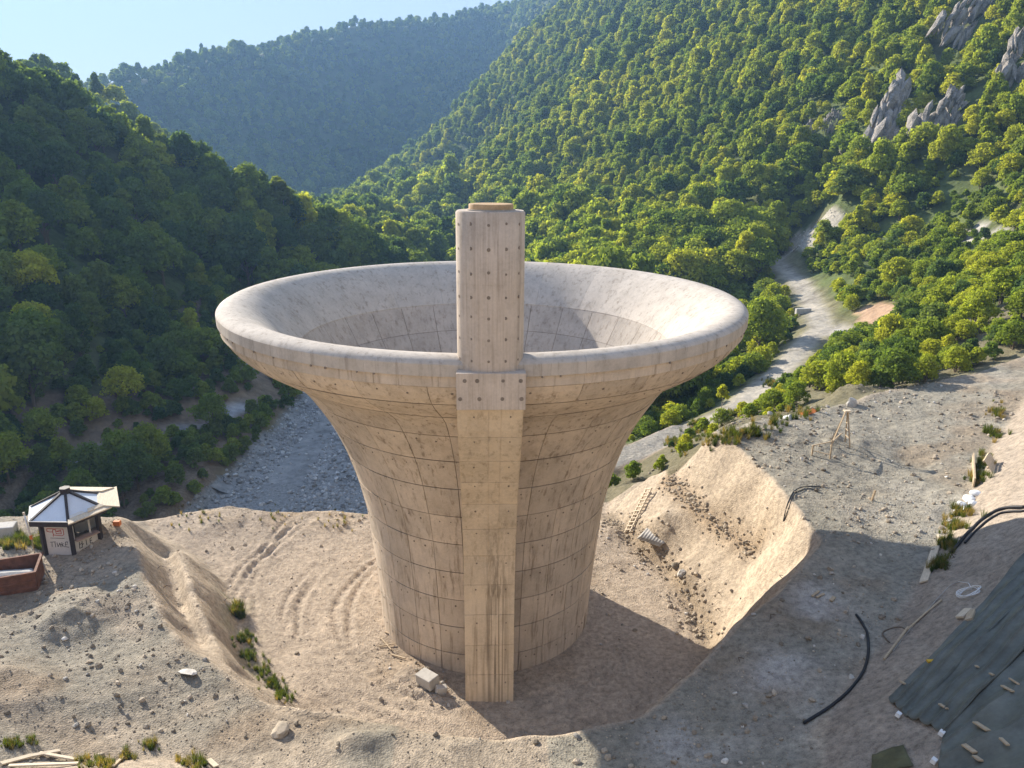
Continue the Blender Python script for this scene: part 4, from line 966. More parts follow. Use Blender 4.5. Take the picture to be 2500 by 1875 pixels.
# gravel over the terraces, thicker in patches
x, y = jgrid(-30, 34, -19, 20, .24); z = gz(x, y)
gyy = NEAR.z(x, y); sl = np.hypot(NEAR.z(x+.3, y)-NEAR.z(x-.3, y), NEAR.z(x, y+.3)-NEAR.z(x, y-.3))/.6
inp = in_poly(x, y, pit_poly); rad = np.hypot(x, y)
dens = np.clip(.38+.85*fbm(x, y, 2.6, 3, 88), 0, 1)*np.where(inp, .07, .8)
for (a, b, zz_, r_, w_) in ((170, 1400, 4, 3.2, .9), (110, 1500, 4.1, 2.4, .8), (300, 1640, 4.1, 2.2, .7), (1900, 1110, 6.6, 4.2, .85), (1800, 1080, 6.5, 2.5, .7), (2050, 1230, 6.5, 3, .5), (1580, 1370, 0, 1.6, .9), (1690, 1470, 0, 1.6, .8), (1500, 1300, 0, 1.6, .8), (955, 1575, 0, 1.0, 1.3), (990, 1625, 0, 1.0, 1.3), (1040, 1670, 0, 1.0, 1.2), (1090, 1705, 0, .9, 1.0), (1440, 1480, 0, 1.0, .9), (560, 1260, .5, 3, .4), (850, 1260, .5, 3, .4)):
    p = at_z(a, b, zz_); dens = np.maximum(dens, w_*np.exp(-((x-p[0])**2+(y-p[1])**2)/r_**2))
dens *= (sl < .55); dens *= (rad > 5.7) & (z > -1)
k = RNG.random(x.size) < dens*.75; stones('gravel', x[k], y[k], .05, .32, rc_brown, 5.0)
x2, y2 = jgrid(-30, 30, -19, 13, .155); s2 = np.hypot(NEAR.z(x2+.3, y2)-NEAR.z(x2-.3, y2), NEAR.z(x2, y2+.3)-NEAR.z(x2, y2-.3))/.6; d2 = np.clip(.30+.9*fbm(x2, y2, 2.2, 3, 188), 0, 1)*np.where(in_poly(x2, y2, pit_poly), .3, .9)*(s2 < .5)*(np.hypot(x2, y2) > 5.7); k2 = RNG.random(x2.size) < d2*.5; stones('grit', x2[k2], y2[k2], .035, .10, rc_brown, 1.5)
k = RNG.random(x.size) < dens*.10; stones('pale_gravel', x[k]+.1, y[k]+.05, .05, .30, rc_pale, 3)
# rubble fallen on the ledge of the pit wall and along its foot
RX = []; RY = []
for pl, n_, sp in (([p[:2] for p in pxl([(1628, 1168, 3.1), (1700, 1238, 3.1), (1765, 1288, 3.1), (1850, 1352, 3.3)])], 520, .30), ([p[:2] for p in FOOT_R], 620, .55), ([p[:2] for p in pxl([(1635, 1155, 3.2), (1690, 1190, 4.2)])], 120, .4)):
    seg = RNG.integers(0, len(pl)-1, n_); tt = RNG.random(n_); pa = np.array(pl)
    RX.append(pa[seg, 0]*(1-tt)+pa[seg+1, 0]*tt+RNG.normal(size=n_)*sp); RY.append(pa[seg, 1]*(1-tt)+pa[seg+1, 1]*tt+RNG.normal(size=n_)*sp)
stones('rubble', np.concatenate(RX), np.concatenate(RY), .05, .30, rc_brown, 3.2)
# scree by the upper bend of the road
x, y = jgrid(38, 75, 70, 125, .55); k = in_poly(x, y, SCREE) & (RNG.random(x.size) < .55); stones('scree', x[k], y[k], .15, .7, rc_pale, 2.5)
# crags on the mountainside
M_crag = None
def crag_mat():
    t = NT('crag_rock'); tc = t.new('TexCoord').outputs['Object']; n = t.noise(t.mapping(tc, (1, 1, .35)), .7, 7, .7); n2 = t.noise(tc, 2.6, 6, .75)
    t.l(t.ramp(t.math('ADD', t.math('MULTIPLY', n, .55), t.math('MULTIPLY', n2, .45)), [(.36, (.09, .085, .075)), (.46, (.34, .30, .25)), (.60, (.54, .48, .41))]), t.b.inputs['Base Color']); t.b.inputs['Roughness'].default_value = .95; t.bump(t.math('ADD', n, n2), 1.0, .6); return t.m
M_crag = crag_mat()
SHARDS = [rock_mesh('shard', M_crag, 900+k, 1, .5, (1, 1, 1)) for k in range(6)]
def crag(p, w, h, seed, label, lean):
    """a fin of splintered rock built from many leaning shards, one mesh"""
    r = random.Random(seed); vs = []; fs = []
    up = Vector(AX_U*.90+AX_R*(lean*.8+.12)+AX_F*.32).normalized(); side = Vector(AX_F).cross(up).normalized(); out = side.cross(up); out = -out if out.dot(Vector(AX_F)) > 0 else out
    B = Vector(p)
    for k in range(80):
        t = r.random()**1.2; wid = w*.5*(1-.72*t); u = r.uniform(-1, 1)*wid; me = r.choice(SHARDS)
        L = h*r.uniform(.16, .42)*(1-.35*t); a = L*r.uniform(.14, .30); c = B+up*(t*h*.82)+side*u+out*r.uniform(-.1, .35)*w*.4*(1-.5*t)
        d = (up+side*r.uniform(-.18, .18)+out*r.uniform(-.12, .2)).normalized(); s_ = d.cross(out).normalized(); o_ = s_.cross(d); q = r.uniform(-.5, .5); s2 = s_*math.cos(q)+o_*math.sin(q); o2 = d.cross(s2); n0 = len(vs)
        for v in me.vertices: vs.append(tuple(c+s2*(v.co.x*a*1.3)+o2*(v.co.y*a*1.5)+d*(v.co.z*L*1.15)))
        fs += [tuple(i+n0 for i in f.vertices) for f in me.polygons]
    return tag(mesh_obj('rock_crag', vs, fs, M_crag), label, 'rock')
CL = ['tallest grey rock crag on the sunlit mountainside', 'broad jagged grey crag beside the tallest crag', 'small dark crag below the tallest crag', 'smallest dark crag alone among the trees', 'small rounded crag above the smallest crag', 'high pale crag near the top of the mountainside', 'pale crag far up beside the high crag', 'low pale spire at the foot of the tallest crag']
for q, (p, pm, w_, h_) in enumerate(crag_xyz):
    c = CRAGS[q]; crag(p, w_*1.25, h_*1.3, q+3, CL[q], (c[2]-c[0])/max(1, c[1]-c[3]))
# ------------------------------------------------------------------ things on the site
M_wood = simple_mat('wood_weathered', (.46, .36, .24), .85, .3, 3, stretch=(1, 8, 8)); M_plank = simple_mat('wood_pale', (.62, .52, .38), .85, .25, 3, stretch=(1, 8, 8))
M_dark = simple_mat('dark_brown_paint', (.045, .035, .032), .6, .3); M_white = simple_mat('white_panel', (.62, .60, .55), .7, .12, 2.5); M_pane = simple_mat('roof_sheet', (.66, .70, .74), .35, .08, 2)
M_rust = simple_mat('rusty_steel', (.17, .075, .045), .8, .5, 4); M_black = simple_mat('black_rubber', (.022, .022, .024), .55, .3); M_paint = simple_mat('marker_black', (.02, .02, .02), .8, .1); M_red = simple_mat('marker_red', (.42, .045, .03), .8, .1)
M_plastic = simple_mat('white_plastic', (.78, .78, .76), .4, .1); M_membrane = simple_mat('membrane_olive', (.125, .13, .108), .5, .35, 1.2, bump=.3); M_tarp = simple_mat('tarp_olive', (.10, .095, .045), .6, .4, 2)
M_orange = simple_mat('orange_plastic', (.65, .20, .05), .6, .2); M_block = concrete('concrete_block', (.50, .47, .42), .3); M_rebar = simple_mat('rebar', (.09, .055, .04), .8, .4); M_yellow = simple_mat('yellow_plastic', (.6, .36, .03), .6, .2)
def P3(px, py, up=0.0):
    p = hit(px, py); return Vector((p[0], p[1], p[2]+up))
def frame_at(p, lift=0.0):
    """ground normal at a point"""
    x, y = p[0], p[1]; e = .25
    n = Vector((-(gz1(x+e, y)-gz1(x-e, y))/(2*e), -(gz1(x, y+e)-gz1(x, y-e))/(2*e), 1)).normalized(); return n
def board(name, a, b, w, th, mat, label, cat='board', group=None):
    """a flat board lying on the ground between two photo pixels"""
    A, B = P3(*a), P3(*b); n = ((frame_at(A)+frame_at(B))/2).normalized(); c = (A+B)/2; L = (B-A).length
    mid = gz1(c.x, c.y); bump_ = max(0.0, mid-c.z)+.03
    d = (B-A).normalized(); s = d.cross(n).normalized(); u = s.cross(d).normalized(); m = MB(); m.box((0, 0, th/2), (L, w, th))
    o = m.build(name, mat, bevel=.006); o.matrix_world = Matrix.LocRotScale(c+u*bump_, Matrix((d, -s, u)).transposed().to_quaternion(), None); return tag(o, label, cat, group)
def hose(name, pix, r, mat, label, cat, lift=0.0, group=None):
    pts = [P3(a, b, r+lift) for a, b in pix]; out = []
    for i in range(len(pts)-1):
        p0, p1, p2, p3 = pts[max(i-1, 0)], pts[i], pts[i+1], pts[min(i+2, len(pts)-1)]
        for k in range(8):
            t = k/8; q = .5*((2*p1)+(-p0+p2)*t+(2*p0-5*p1+4*p2-p3)*t*t+(-p0+3*p1-3*p2+p3)*t**3); q.z = max(q.z, gz1(q.x, q.y)+r*.9); out.append(q)
    out.append(pts[-1]); return tag(MB().tube(out, r, 8).build(name, mat, smooth=True), label, cat, group)

# ---- the kiosk
kp = P3(182, 1352); KR, KH = 1.42, 1.95
kc = Vector((kp.x, kp.y, 0)); vdir = Vector((kp.x-CAM[0], kp.y-CAM[1], 0)).normalized(); sdir = Vector((vdir.y, -vdir.x, 0))
kcen = kc+vdir*KR*.97+sdir*.06; kz = min(gz1(kcen.x, kcen.y), kp.z)-.10
kiosk = empty('kiosk', (kcen.x, kcen.y, kz), math.atan2(-vdir.y, -vdir.x)+math.radians(-3), 'hexagonal white and brown kiosk with pale faceted roof on the gravel terrace', 'kiosk')
hexp = lambda r, k, z: Vector((r*math.cos(k*math.pi/3), r*math.sin(k*math.pi/3), z))
for k in range(6):
    a = k*math.pi/3; MB().box(hexp(KR, k, KH/2), (.17, .21, KH), rotz(a)).build('post', M_dark, kiosk, bevel=.01)
# walls: side 5-0 is closed and written on, side 0-1 has the serving hatch (x axis of the kiosk points at the viewer)
def wall(k, z0, z1, name, mat, th=.04, inset=.10, off=0.0):
    A, B = hexp(KR*.965+off, k, 0), hexp(KR*.965+off, k+1, 0); d = (B-A).normalized(); A2, B2 = A+d*inset, B-d*inset; m = MB()
    m.beam((A2.x, A2.y, (z0+z1)/2), (B2.x, B2.y, (z0+z1)/2), th, z1-z0); return m.build(name, mat, kiosk), A2, B2
wl, A5, B5 = wall(5, .05, KH-.02, 'wall_panel', M_white)
w0, A0, B0 = wall(0, .05, .80, 'wall_panel', M_white)
for k in (1, 2, 3, 4): wall(k, .05, KH-.02 if k in (2, 3) else .85, 'wall_panel', M_white)
d0_ = (B0-A0).normalized(); n0_ = Vector((d0_.y, -d0_.x, 0))
m = MB(); m.beam((A0.x+n0_.x*.10, A0.y+n0_.y*.10, .83), (B0.x+n0_.x*.10, B0.y+n0_.y*.10, .83), .42, .05); m.build('counter', simple_mat('counter_wood', (.42, .30, .25), .8, .25), kiosk)
m = MB(); m.beam((A0.x, A0.y, KH-.12), (B0.x, B0.y, KH-.12), .05, .2); m.build('hatch_head', M_white, kiosk)
m = MB(); p_ = A0+d0_*.03; m.box((p_.x, p_.y, 1.35), (.05, .06, 1.1)); p_ = A0+d0_*.85; m.box((p_.x, p_.y, 1.35), (.06, .08, 1.1)); m.build('hatch_jamb', M_white, kiosk)
# roof
ROOF = bpy.data.objects.new('roof', None); link(ROOF, kiosk)
RR, ZE, ZA = 1.90, KH+.10, KH+1.02
for k in range(6):
    a, b = hexp(RR, k, ZE), hexp(RR, k+1, ZE); ap = Vector((0, 0, ZA)); u = .10
    c = (a+b+ap)/3; tri = [c+(q-c)*.93 for q in (a, b, ap)]; up = Vector((0, 0, .03))
    mesh_obj('roof_pane', [*tri, *[q-up for q in tri]], [(0, 1, 2), (5, 4, 3), (0, 3, 4, 1), (1, 4, 5, 2), (2, 5, 3, 0)], M_pane, ROOF)
    MB().beam(hexp(.18, k, ZA-.03), hexp(RR, k, ZE+.0), .13, .10).build('roof_rib', M_dark, ROOF)
    f = MB(); f.beam(hexp(RR, k, ZE-.10), hexp(RR, k+1, ZE-.10), .06, .26); f.build('fascia', M_dark, ROOF)
    f = MB(); f.beam(hexp(RR, k, ZE+.045), hexp(RR, k+1, ZE+.045), .09, .03); f.build('eave_trim', M_white, ROOF)
    m = MB(); m.add([hexp(KR*.9, k, KH-.01), hexp(KR*.9, k+1, KH-.01), hexp(RR, k+1, ZE-.22), hexp(RR, k, ZE-.22)], [(0, 1, 2, 3)]); m.build('soffit', M_dark, ROOF)
prism_ring([(.26*math.cos(t*math.pi/3), .26*math.sin(t*math.pi/3)) for t in range(6)], ZA-.12, ZA+.18, 0, 0, 'roof_cap', M_dark, ROOF, smooth=False)
# writing, as strokes on the panels
def strokes(name, mat, A, B, z0, z1, lines, w=.022, off=.026, par=None):
    """glyph strokes in a unit box laid on the panel from A to B (left to right as read from outside)"""
    d = (B-A).normalized(); n = Vector((d.y, -d.x, 0)); L = (B-A).length; m = MB()
    for ln in lines:
        for (u0, v0), (u1, v1) in zip(ln[:-1], ln[1:]):
            q0 = A+d*(u0*L)+Vector((0, 0, z0+v0*(z1-z0)))+n*off; q1 = A+d*(u1*L)+Vector((0, 0, z0+v1*(z1-z0)))+n*off; m.beam(q0, q1, w, .008, up=n)
    return m.build(name, mat, par)
TXT = [[(.12, .0), (.16, .9)], [(.06, .84), (.34, .92)], [(.30, .0), (.30, .9)], [(.40, .8), (.42, .05), (.54, .75), (.56, .0)], [(.52, .5), (.66, .4)], [(.64, .85), (.62, .1)], [(.72, .7), (.62, .4), (.76, .05)], [(.94, .95), (.82, .9), (.80, .1), (.96, .0)], [(.80, .5), (.92, .55)], [(.90, 1.0), (.92, .7)]]
strokes('lettering', M_paint, A5+(B5-A5)*.10, B5-(B5-A5)*.04, .48, .80, TXT, par=wl)
strokes('lettering', M_paint, A5, B5, .94, 1.02, [[(.2, .5), (.8, .35)]], .018, par=wl)
strokes('emblem', M_red, A5, B5, 1.10, 1.50, [[(.12, .98), (.10, .62), (.22, .52), (.34, .55), (.36, .12), (.72, .02), (.80, .2), (.80, .95), (.12, .98)], [(.34, .55), (.36, .85), (.48, .85), (.48, .3), (.70, .3), (.70, .8), (.50, .62), (.68, .55)], [(.34, .1), (.34, -.1)]], .028, par=wl)
strokes('lettering', M_paint, A0+(B0-A0)*.12, B0-(B0-A0)*.16, .26, .62, [[(.10, 1.0), (.06, .05), (.2, .08)], [(.08, .6), (.24, .66)], [(.26, 1.0), (.22, .0)], [(.22, .45), (.34, .5)], [(.50, .95), (.50, .1)], [(.86, .9), (.74, .85), (.72, .15), (.88, .08)], [(.72, .5), (.84, .52)]], .030, par=w0)
# wide planks nailed round the right-hand eaves
def plank_on(name, k0, k1, r0, r1, zo, ext0=0.0, ext1=0.0, th=.06, mat=M_plank):
    A, B = hexp(r0, k0, ZE+zo), hexp(r0, k1, ZE+zo); C_, D_ = hexp(r1, k1, ZE+zo-.06), hexp(r1, k0, ZE+zo-.06); d = (B-A).normalized(); A -= d*ext0; D_ -= d*ext0; B += d*ext1; C_ += d*ext1; up = Vector((0, 0, th))
    m = MB(); m.add([A, B, C_, D_, A+up, B+up, C_+up, D_+up], [(3, 2, 1, 0), (4, 5, 6, 7), (0, 1, 5, 4), (1, 2, 6, 5), (2, 3, 7, 6), (3, 0, 4, 7)]); return m.build(name, mat, ROOF)
plank_on('eave_plank', 0, 1, 1.74, 2.24, .07); plank_on('eave_plank', 1, 2, 1.55, 2.65, .13, .05, .05); plank_on('eave_plank', 2, 3, 1.72, 2.4, .19, .1, -.1)
plank_on('loose_plank', 0, 1, 1.58, 1.80, .16, -.1, -.9, .05, M_white); plank_on('loose_plank', 0, 1, 1.60, 1.88, .15, -1.0, .05, .07)

# ---- beside the kiosk
A = P3(84, 1350); o = MB()
t = empty('marker_pole', A, 0, 'leaning pale rod with an orange clamp beside the kiosk', 'pole')
MB().tube([(0, 0, 0), (-.02, .02, .85)], .018, 6).build('stick', M_wood, t); MB().tube([(-.02, .02, .80), (-.22, .12, 2.05)], [.045, .035], 8).build('rod', M_plastic, t, smooth=True); MB().box((-.03, .02, .86), (.11, .11, .22)).build('clamp', M_orange, t, bevel=.01); MB().tube([(-.22, .12, 2.03), (-.24, .13, 2.17)], .055, 8).build('rod_tip', M_plank, t); MB().tube([(0, 0, .86), (.45, .1, .98)], .02, 6).build('arm', M_plank, t)
p = P3(20, 1312); t = MB().box((0, 0, .30), (1.35, .8, .78)).build('concrete_block', M_block, bevel=.05); t.location = (p.x-.45, p.y+.25, p.z-.1); t.rotation_euler = (0, .03, .25); tag(t, 'pale concrete block on the terrace edge behind the steel skip', 'block')
p = P3(287, 1283); tag(MB().box((0, 0, .14), (.34, .24, .26)).build('orange_crate', M_orange, bevel=.02), 'small orange crate on the end of the shotcrete wall', 'crate').location = (p.x, p.y, p.z)
# steel skip with rubble
c = P3(92, 1440); ang = math.radians(20); sk = empty('steel_skip', (c.x, c.y, c.z-.05), ang, 'rusty brown steel skip part filled with pale rubble', 'skip')
SW, SD, SH = 3.2, 1.75, .95
for nm, cc, sz in (('side_panel', (-SW/2, 0, SH/2), (SW, .06, SH)), ('side_panel', (-SW/2, SD, SH/2), (SW, .06, SH)), ('end_panel', (0, SD/2, SH/2), (.06, SD-.08, SH)), ('end_panel', (-SW, SD/2, SH/2), (.06, SD-.08, SH)), ('floor_panel', (-SW/2, SD/2, .06), (SW-.1, SD-.1, .06))):
    MB().box(cc, sz).build(nm, M_rust, sk)
for cc, sz in (((-SW/2, -.04, SH), (SW+.1, .12, .10)), ((-SW/2, SD+.04, SH), (SW+.1, .12, .10)), ((.03, SD/2, SH+.004), (.12, SD+.18, .10)), ((-SW/2, -.05, .55), (SW, .07, .09)), ((-SW/2, -.05, .22), (SW, .07, .09))): MB().box(cc, sz).build('rail', M_rust, sk, bevel=.01)
hp = rock_mesh('rubble_heap', simple_mat('rubble', (.36, .35, .33), .95, .4, 5, bump=.6), 5, 3, .15); o = link(bpy.data.objects.new('rubble_heap', hp)); o.parent = sk; o.location = (-SW/2, SD/2, .50); o.scale = (SW*.92, SD*.9, 1.0)

# ---- ladder, sheets and boulders at the foot of the right-hand wall
A = P3(1535, 1303); B = P3(1592, 1197); B = B+(A-B)*.02
lad = empty('ladder', A, 0, 'wooden ladder leaning on the tan pit wall', 'ladder')
d = (B-A); L = d.length; dn = d.normalized(); nrm = frame_at((A+B)/2); sx = dn.cross(nrm).normalized(); lift = nrm*.28
for s in (-1, 1): MB().beam(sx*s*.24+lift*.5, d+sx*s*.24+lift, .07, .09, up=nrm).build('stile', M_plank, lad)
nr = 12
for k in range(nr): q = dn*(L*(k+.6)/nr)+lift*(.5+.5*(k+.6)/nr)+nrm*.045; MB().beam(q-sx*.27, q+sx*.27, .06, .05, up=nrm).build('rung', M_plank, lad)
p = P3(1592, 1318); t = empty('sheet_stack', (p.x, p.y, p.z), math.radians(-38), 'stack of pale corrugated sheets by the foot of the ladder', 'sheets')
for q in range(4):
    vs = []; fs = []; nx = 40
    for j, yy in enumerate((-.55, .55)):
        for i in range(nx+1): vs.append((-.75+1.5*i/nx, yy, .016*math.sin(i*math.pi/2.5)))
    for i in range(nx): fs.append((i, i+1, nx+2+i, nx+1+i))
    o = mesh_obj('sheet', vs, fs, M_block, t, True); o.location = (.04*q, .03*q, .13+.05*q); o.rotation_euler = (.10, .04, .03*q); sm = o.modifiers.new('thick', 'SOLIDIFY'); sm.thickness = .02
MB().box((0, 0, .06), (1.2, .1, .12)).build('bearer', M_wood, t)
def boulder(px, py, s, mat, label, seed, sq=(1, 1, .8)):
    p = hit(px, py); o = link(bpy.data.objects.new('boulder', rock_mesh('boulder', mat, seed, 2, .3, sq))); o.location = (p[0], p[1], p[2]+s*.2); o.scale = (s, s, s); o.rotation_euler = (.3, .2, seed); return tag(o, label, 'rock')
boulder(1663, 1405, .62, M_pale, 'blocky pinkish boulder at the foot of the pit wall', 3); boulder(1648, 1385, .5, M_stone, 'brown boulder beside the blocky pinkish boulder', 4); boulder(1683, 1212, .42, M_stone, 'dark stone on the ledge of the pit wall', 6)
boulder(1700, 1405, .34, M_stone, 'small brown stone stuck in the pit wall face', 8); boulder(2078, 990, .75, M_pale, 'pale pointed boulder on the dirt heap behind the bench', 9, (1, .8, 1.2)); boulder(1240, 1715, .2, M_pale, 'small pale stone in front of the tower rib', 12); boulder(1410, 1800, .3, M_pale, 'flat pale stone on the front berm', 14, (1, 1, .4))
boulder(460, 1648, .7, M_pale, 'flat pale stone on the left terrace', 15, (1.3, .8, .35)); boulder(685, 1790, .7, M_stone, 'greyish stone half buried in the berm left of the pit', 17, (1, 1, .6)); boulder(1880, 1015, .5, M_pale, 'grey stone beside the white bucket', 19)
p = P3(1045, 1668); t = MB().box((0, 0, .22), (.95, .62, .52)).build('concrete_lump', M_block, bevel=.04); t.location = p; t.rotation_euler = (.08, -.05, -.75); tag(t, 'broken concrete lump beside the tower base', 'concrete')
p = P3(1075, 1690); t = MB().box((0, 0, .16), (.5, .3, .34)).build('concrete_lump', M_block, bevel=.03); t.location = p; t.rotation_euler = (.1, .2, .4); tag(t, 'small concrete lump next to the broken concrete lump', 'concrete')
for a, b, s in (((940, 1545), (975, 1560), .06), ((930, 1560), (955, 1590), .05), ((925, 1580), (965, 1575), .05), ((955, 1600), (990, 1612), .06)):
    A, B = P3(*a, .05), P3(*b, .10); tag(MB().beam(A, B, s, s).build('wood_offcut', M_wood), 'short wooden offcut in the rubble at the tower foot', 'wood', 'offcuts at the tower foot')

# ---- bench: trestle, barrier, stakes, bucket, bags
A = P3(2052, 1088); t = empty('trestle', A, 0, 'tall narrow wooden trestle frame standing on the gravel bench', 'trestle')
H_ = 2.1; top = Vector((.15, .1, H_))
for q in ((-.62, -.1, 0), (.42, -.3, 0), (.5, .5, 0), (-.35, .55, 0)): MB().beam(Vector(q), top+Vector((q[0]*.12, q[1]*.1, 0)), .07, .05).build('leg', M_wood, t)
for f_, n_ in ((.25, 1), (.45, 1), (.65, 1)):
    a = Vector((.42, -.3, 0)).lerp(top, f_); b = Vector((-.62, -.1, 0)).lerp(top, f_*.9); c_ = Vector((.5, .5, 0)).lerp(top, f_)
    MB().beam(a, c_, .05, .04).build('brace', M_wood, t)
MB().box(top+Vector((0, 0, .02)), (.35, .30, .07)).build('cap', M_plank, t)
A = P3(1982, 1112); B = P3(2026, 1120); t = empty('barrier', A, 0, 'low wooden rail barrier beside the trestle', 'barrier'); bb = B-A
MB().tube([(0, 0, -.1), (0, 0, .62)], .05, 6).build('post', M_wood, t); MB().tube([tuple(bb+Vector((0, 0, -.1))), tuple(bb+Vector((0, 0, 1.15)))], .045, 6).build('post', M_wood, t)
C3 = P3(2050, 1092)-A
MB().beam((0, 0, .62), bb+Vector((0, 0, 1.05)), .06, .05).build('rail', M_wood, t); MB().beam(bb+Vector((0, 0, 1.05)), C3+Vector((0, 0, .9)), .06, .05).build('rail', M_wood, t); MB().beam((0, 0, .3), bb+Vector((0, 0, .25)), .05, .04).build('rail', M_wood, t)
p = P3(2128, 1222); t = MB().box((0, 0, .28), (.10, .08, .62)).build('stake', M_wood); t.location = p; t.rotation_euler = (.1, .12, .4); tag(t, 'short wooden stake alone on the bench', 'stake')
p = P3(1917, 1022); t = empty('bucket', p, .3, 'white plastic bucket tipped over at the terrace edge', 'bucket'); t.rotation_euler = (1.15, 0, .6); prism_ring([(.2*math.cos(k*.314), .2*math.sin(k*.314)) for k in range(20)], 0, .45, 0, 0, 'pail', M_plastic, t); prism_ring([(.215*math.cos(k*.314), .215*math.sin(k*.314)) for k in range(20)], .41, .46, 0, 0, 'bucket_rim', M_plastic, t)
for q, (a, b, s, rx) in enumerate(((1968, 1010, .5, .3), (1985, 1006, .4, .9))):
    p = P3(a, b); t = MB().box((0, 0, .05), (s*1.5, s*.8, .06)).build('broken_tile', M_orange, bevel=.01); t.location = p; t.rotation_euler = (.25, -.2, rx); tag(t, ('large' if q == 0 else 'small')+' broken orange tile at the edge of the debris', 'tile')
board('board', (2287, 1338), (2257, 1424), .34, .06, M_plank, 'broad pale plank lying half in shade on the bench')
board('board', (2290, 1308), (2293, 1320), .10, .04, M_plank, 'short pale stick above the broad plank'); board('board', (1983, 1458), (1999, 1445), .10, .05, M_wood, 'short grey board in shade, first of a crossed pair', 'board'); board('board', (1994, 1461), (2012, 1452), .10, .05, M_wood, 'short grey board in shade crossing the other', 'board'); board('board', (2028, 1470), (2036, 1461), .14, .07, M_wood, 'wooden block in shade beside the crossed boards', 'board')
board('board', (2346, 1513), (2368, 1492), .32, .08, M_plank, 'wide pale plank end leaning on the right slope'); board('board', (2368, 1518), (2376, 1495), .26, .08, M_wood, 'darker plank beside the wide pale plank end')
A = P3(2373, 1128, .05); B = P3(2376, 1192, .05); tag(MB().beam(A+Vector((0, 0, .25)), B+Vector((0, 0, .25)), .07, .5).build('edge_board', M_wood), 'upright edging board beside the weeds at the slope foot', 'board')
p = P3(2415, 1148); t = empty('pallet', (p.x, p.y, p.z+.35), .75, 'weathered slatted pallet leaning at the slope foot', 'pallet'); t.rotation_euler = (.9, 0, .85)
for k in range(7): MB().box((-.66+.22*k, 0, .06), (.12, .9, .03)).build('slat', M_plank, t)
for k in (-1, 0, 1): MB().box((0, k*.38, 0), (1.45, .09, .09)).build('bearer', M_wood, t)
rb = random.Random(9)
for q, (a, b, s) in enumerate(((2345, 1236, .62), (2365, 1222, .7), (2382, 1208, .6), (2358, 1246, .45), (2338, 1252, .4), (2375, 1232, .5))):
    bm = bmesh.new(); bmesh.ops.create_icosphere(bm, subdivisions=3, radius=.5)
    for v in bm.verts: v.co *= 1+.22*float(fbm(np.array(v.co.x*3+q*5), np.array(v.co.y*3+v.co.z*2), .8, 3, q)); v.co.z *= .55
    me = bpy.data.meshes.new('plastic_bag'); bm.to_mesh(me); bm.free(); me.materials.append(M_plastic); o = link(bpy.data.objects.new('plastic_bag', me)); p = P3(a, b); o.location = (p.x, p.y, p.z+s*.12); o.scale = (s, s*.8, s); o.rotation_euler = (0, 0, q*1.3); tag(o, 'crumpled white plastic sack in the pile at the slope foot', 'sack', 'white sacks at the slope foot')
# ---- hoses and cables
hose('black_hose', [(2090, 1503), (2108, 1530), (2120, 1575), (2112, 1630), (2080, 1680), (2030, 1725), (1962, 1768)], .05, M_black, 'thick black hose curving across the shaded bench', 'hose')
hose('black_pipe', [(2500, 1241), (2450, 1244), (2410, 1262), (2375, 1292), (2345, 1325), (2322, 1352)], .07, M_black, 'black pipe curving down the right slope', 'pipe'); hose('black_pipe', [(2499, 1250), (2452, 1253), (2415, 1270), (2382, 1298), (2355, 1328)], .05, M_black, 'thinner black pipe running beside the curved pipe', 'pipe')
hose('steel_cable', [(2005, 1190), (1965, 1190), (1940, 1200), (1925, 1225), (1916, 1255), (1912, 1275)], .025, M_black, 'dark cable looping over the lip of the pit wall', 'cable', .02); hose('steel_cable', [(2000, 1196), (1962, 1197), (1938, 1210), (1926, 1240), (1914, 1274)], .022, M_black, 'second dark cable hanging beside the looped cable', 'cable', .02)
cc = P3(2366, 1452, .05); nn = frame_at(cc); a_ = nn.orthogonal().normalized(); b_ = nn.cross(a_); pts_ = []
for k in range(90): r_ = .36+.05*math.sin(k*.9)+.0006*k; pts_.append(cc+(a_*math.cos(k*.28)+b_*math.sin(k*.28))*r_+nn*(.02+.0012*k))
pts_ += [P3(2370, 1435, .03), P3(2364, 1425, .03), P3(2340, 1422, .03)]
tag(MB().tube(pts_, .013, 6).build('cable_coil', M_plastic), 'coil of thin white cable on the right slope', 'cable')
hose('white_cable', [(2364, 1422), (2330, 1425), (2300, 1450), (2255, 1500), (2215, 1545), (2180, 1590)], .016, M_pale, 'thin pale cable trailing along the slope foot', 'cable')
A, B = P3(2298, 1468, .06), P3(2215, 1540, .06); tag(MB().tube([A, (A+B)/2+Vector((0, 0, .05)), B], .035, 6).build('wooden_pole', M_wood), 'thin pole lying along the slope foot', 'pole'); A, B = P3(2216, 1535, .07), P3(2158, 1612, .05); tag(MB().tube([A, B], .045, 6).build('wooden_pole', M_wood), 'thicker pole lower on the slope foot', 'pole')
for a, b, c_ in (((2215, 1538), (2170, 1535), (2150, 1548)), ((2210, 1545), (2195, 1530), (2180, 1528)), ((2155, 1545), (2165, 1565), (2172, 1572))): pass
hose('branch', [(2212, 1540), (2185, 1533), (2155, 1546), (2172, 1570)], .022, M_bark, 'dead forked branch on the shaded bench edge', 'branch')
# rebar stubs in the shotcrete
for q, (a, b) in enumerate(((384, 1388), (398, 1436), (548, 1466), (568, 1572), (440, 1540), (1862, 1318), (1910, 1412), (1758, 1450), (1757, 1490), (1882, 1510), (2315, 1390), (2350, 1320), (2330, 1362), (2440, 1060), (2452, 1140), (1805, 1615))):
    p = P3(a, b); n = frame_at(p); e = p+n*.22+Vector((.16, -.1, 0)); tag(MB().tube([p-n*.1, p+n*.2, e], .016, 5).build('rebar_stub', M_rebar), 'bent rusty rebar stub sticking out of the sprayed concrete', 'rebar', 'rebar stubs in the sprayed concrete')
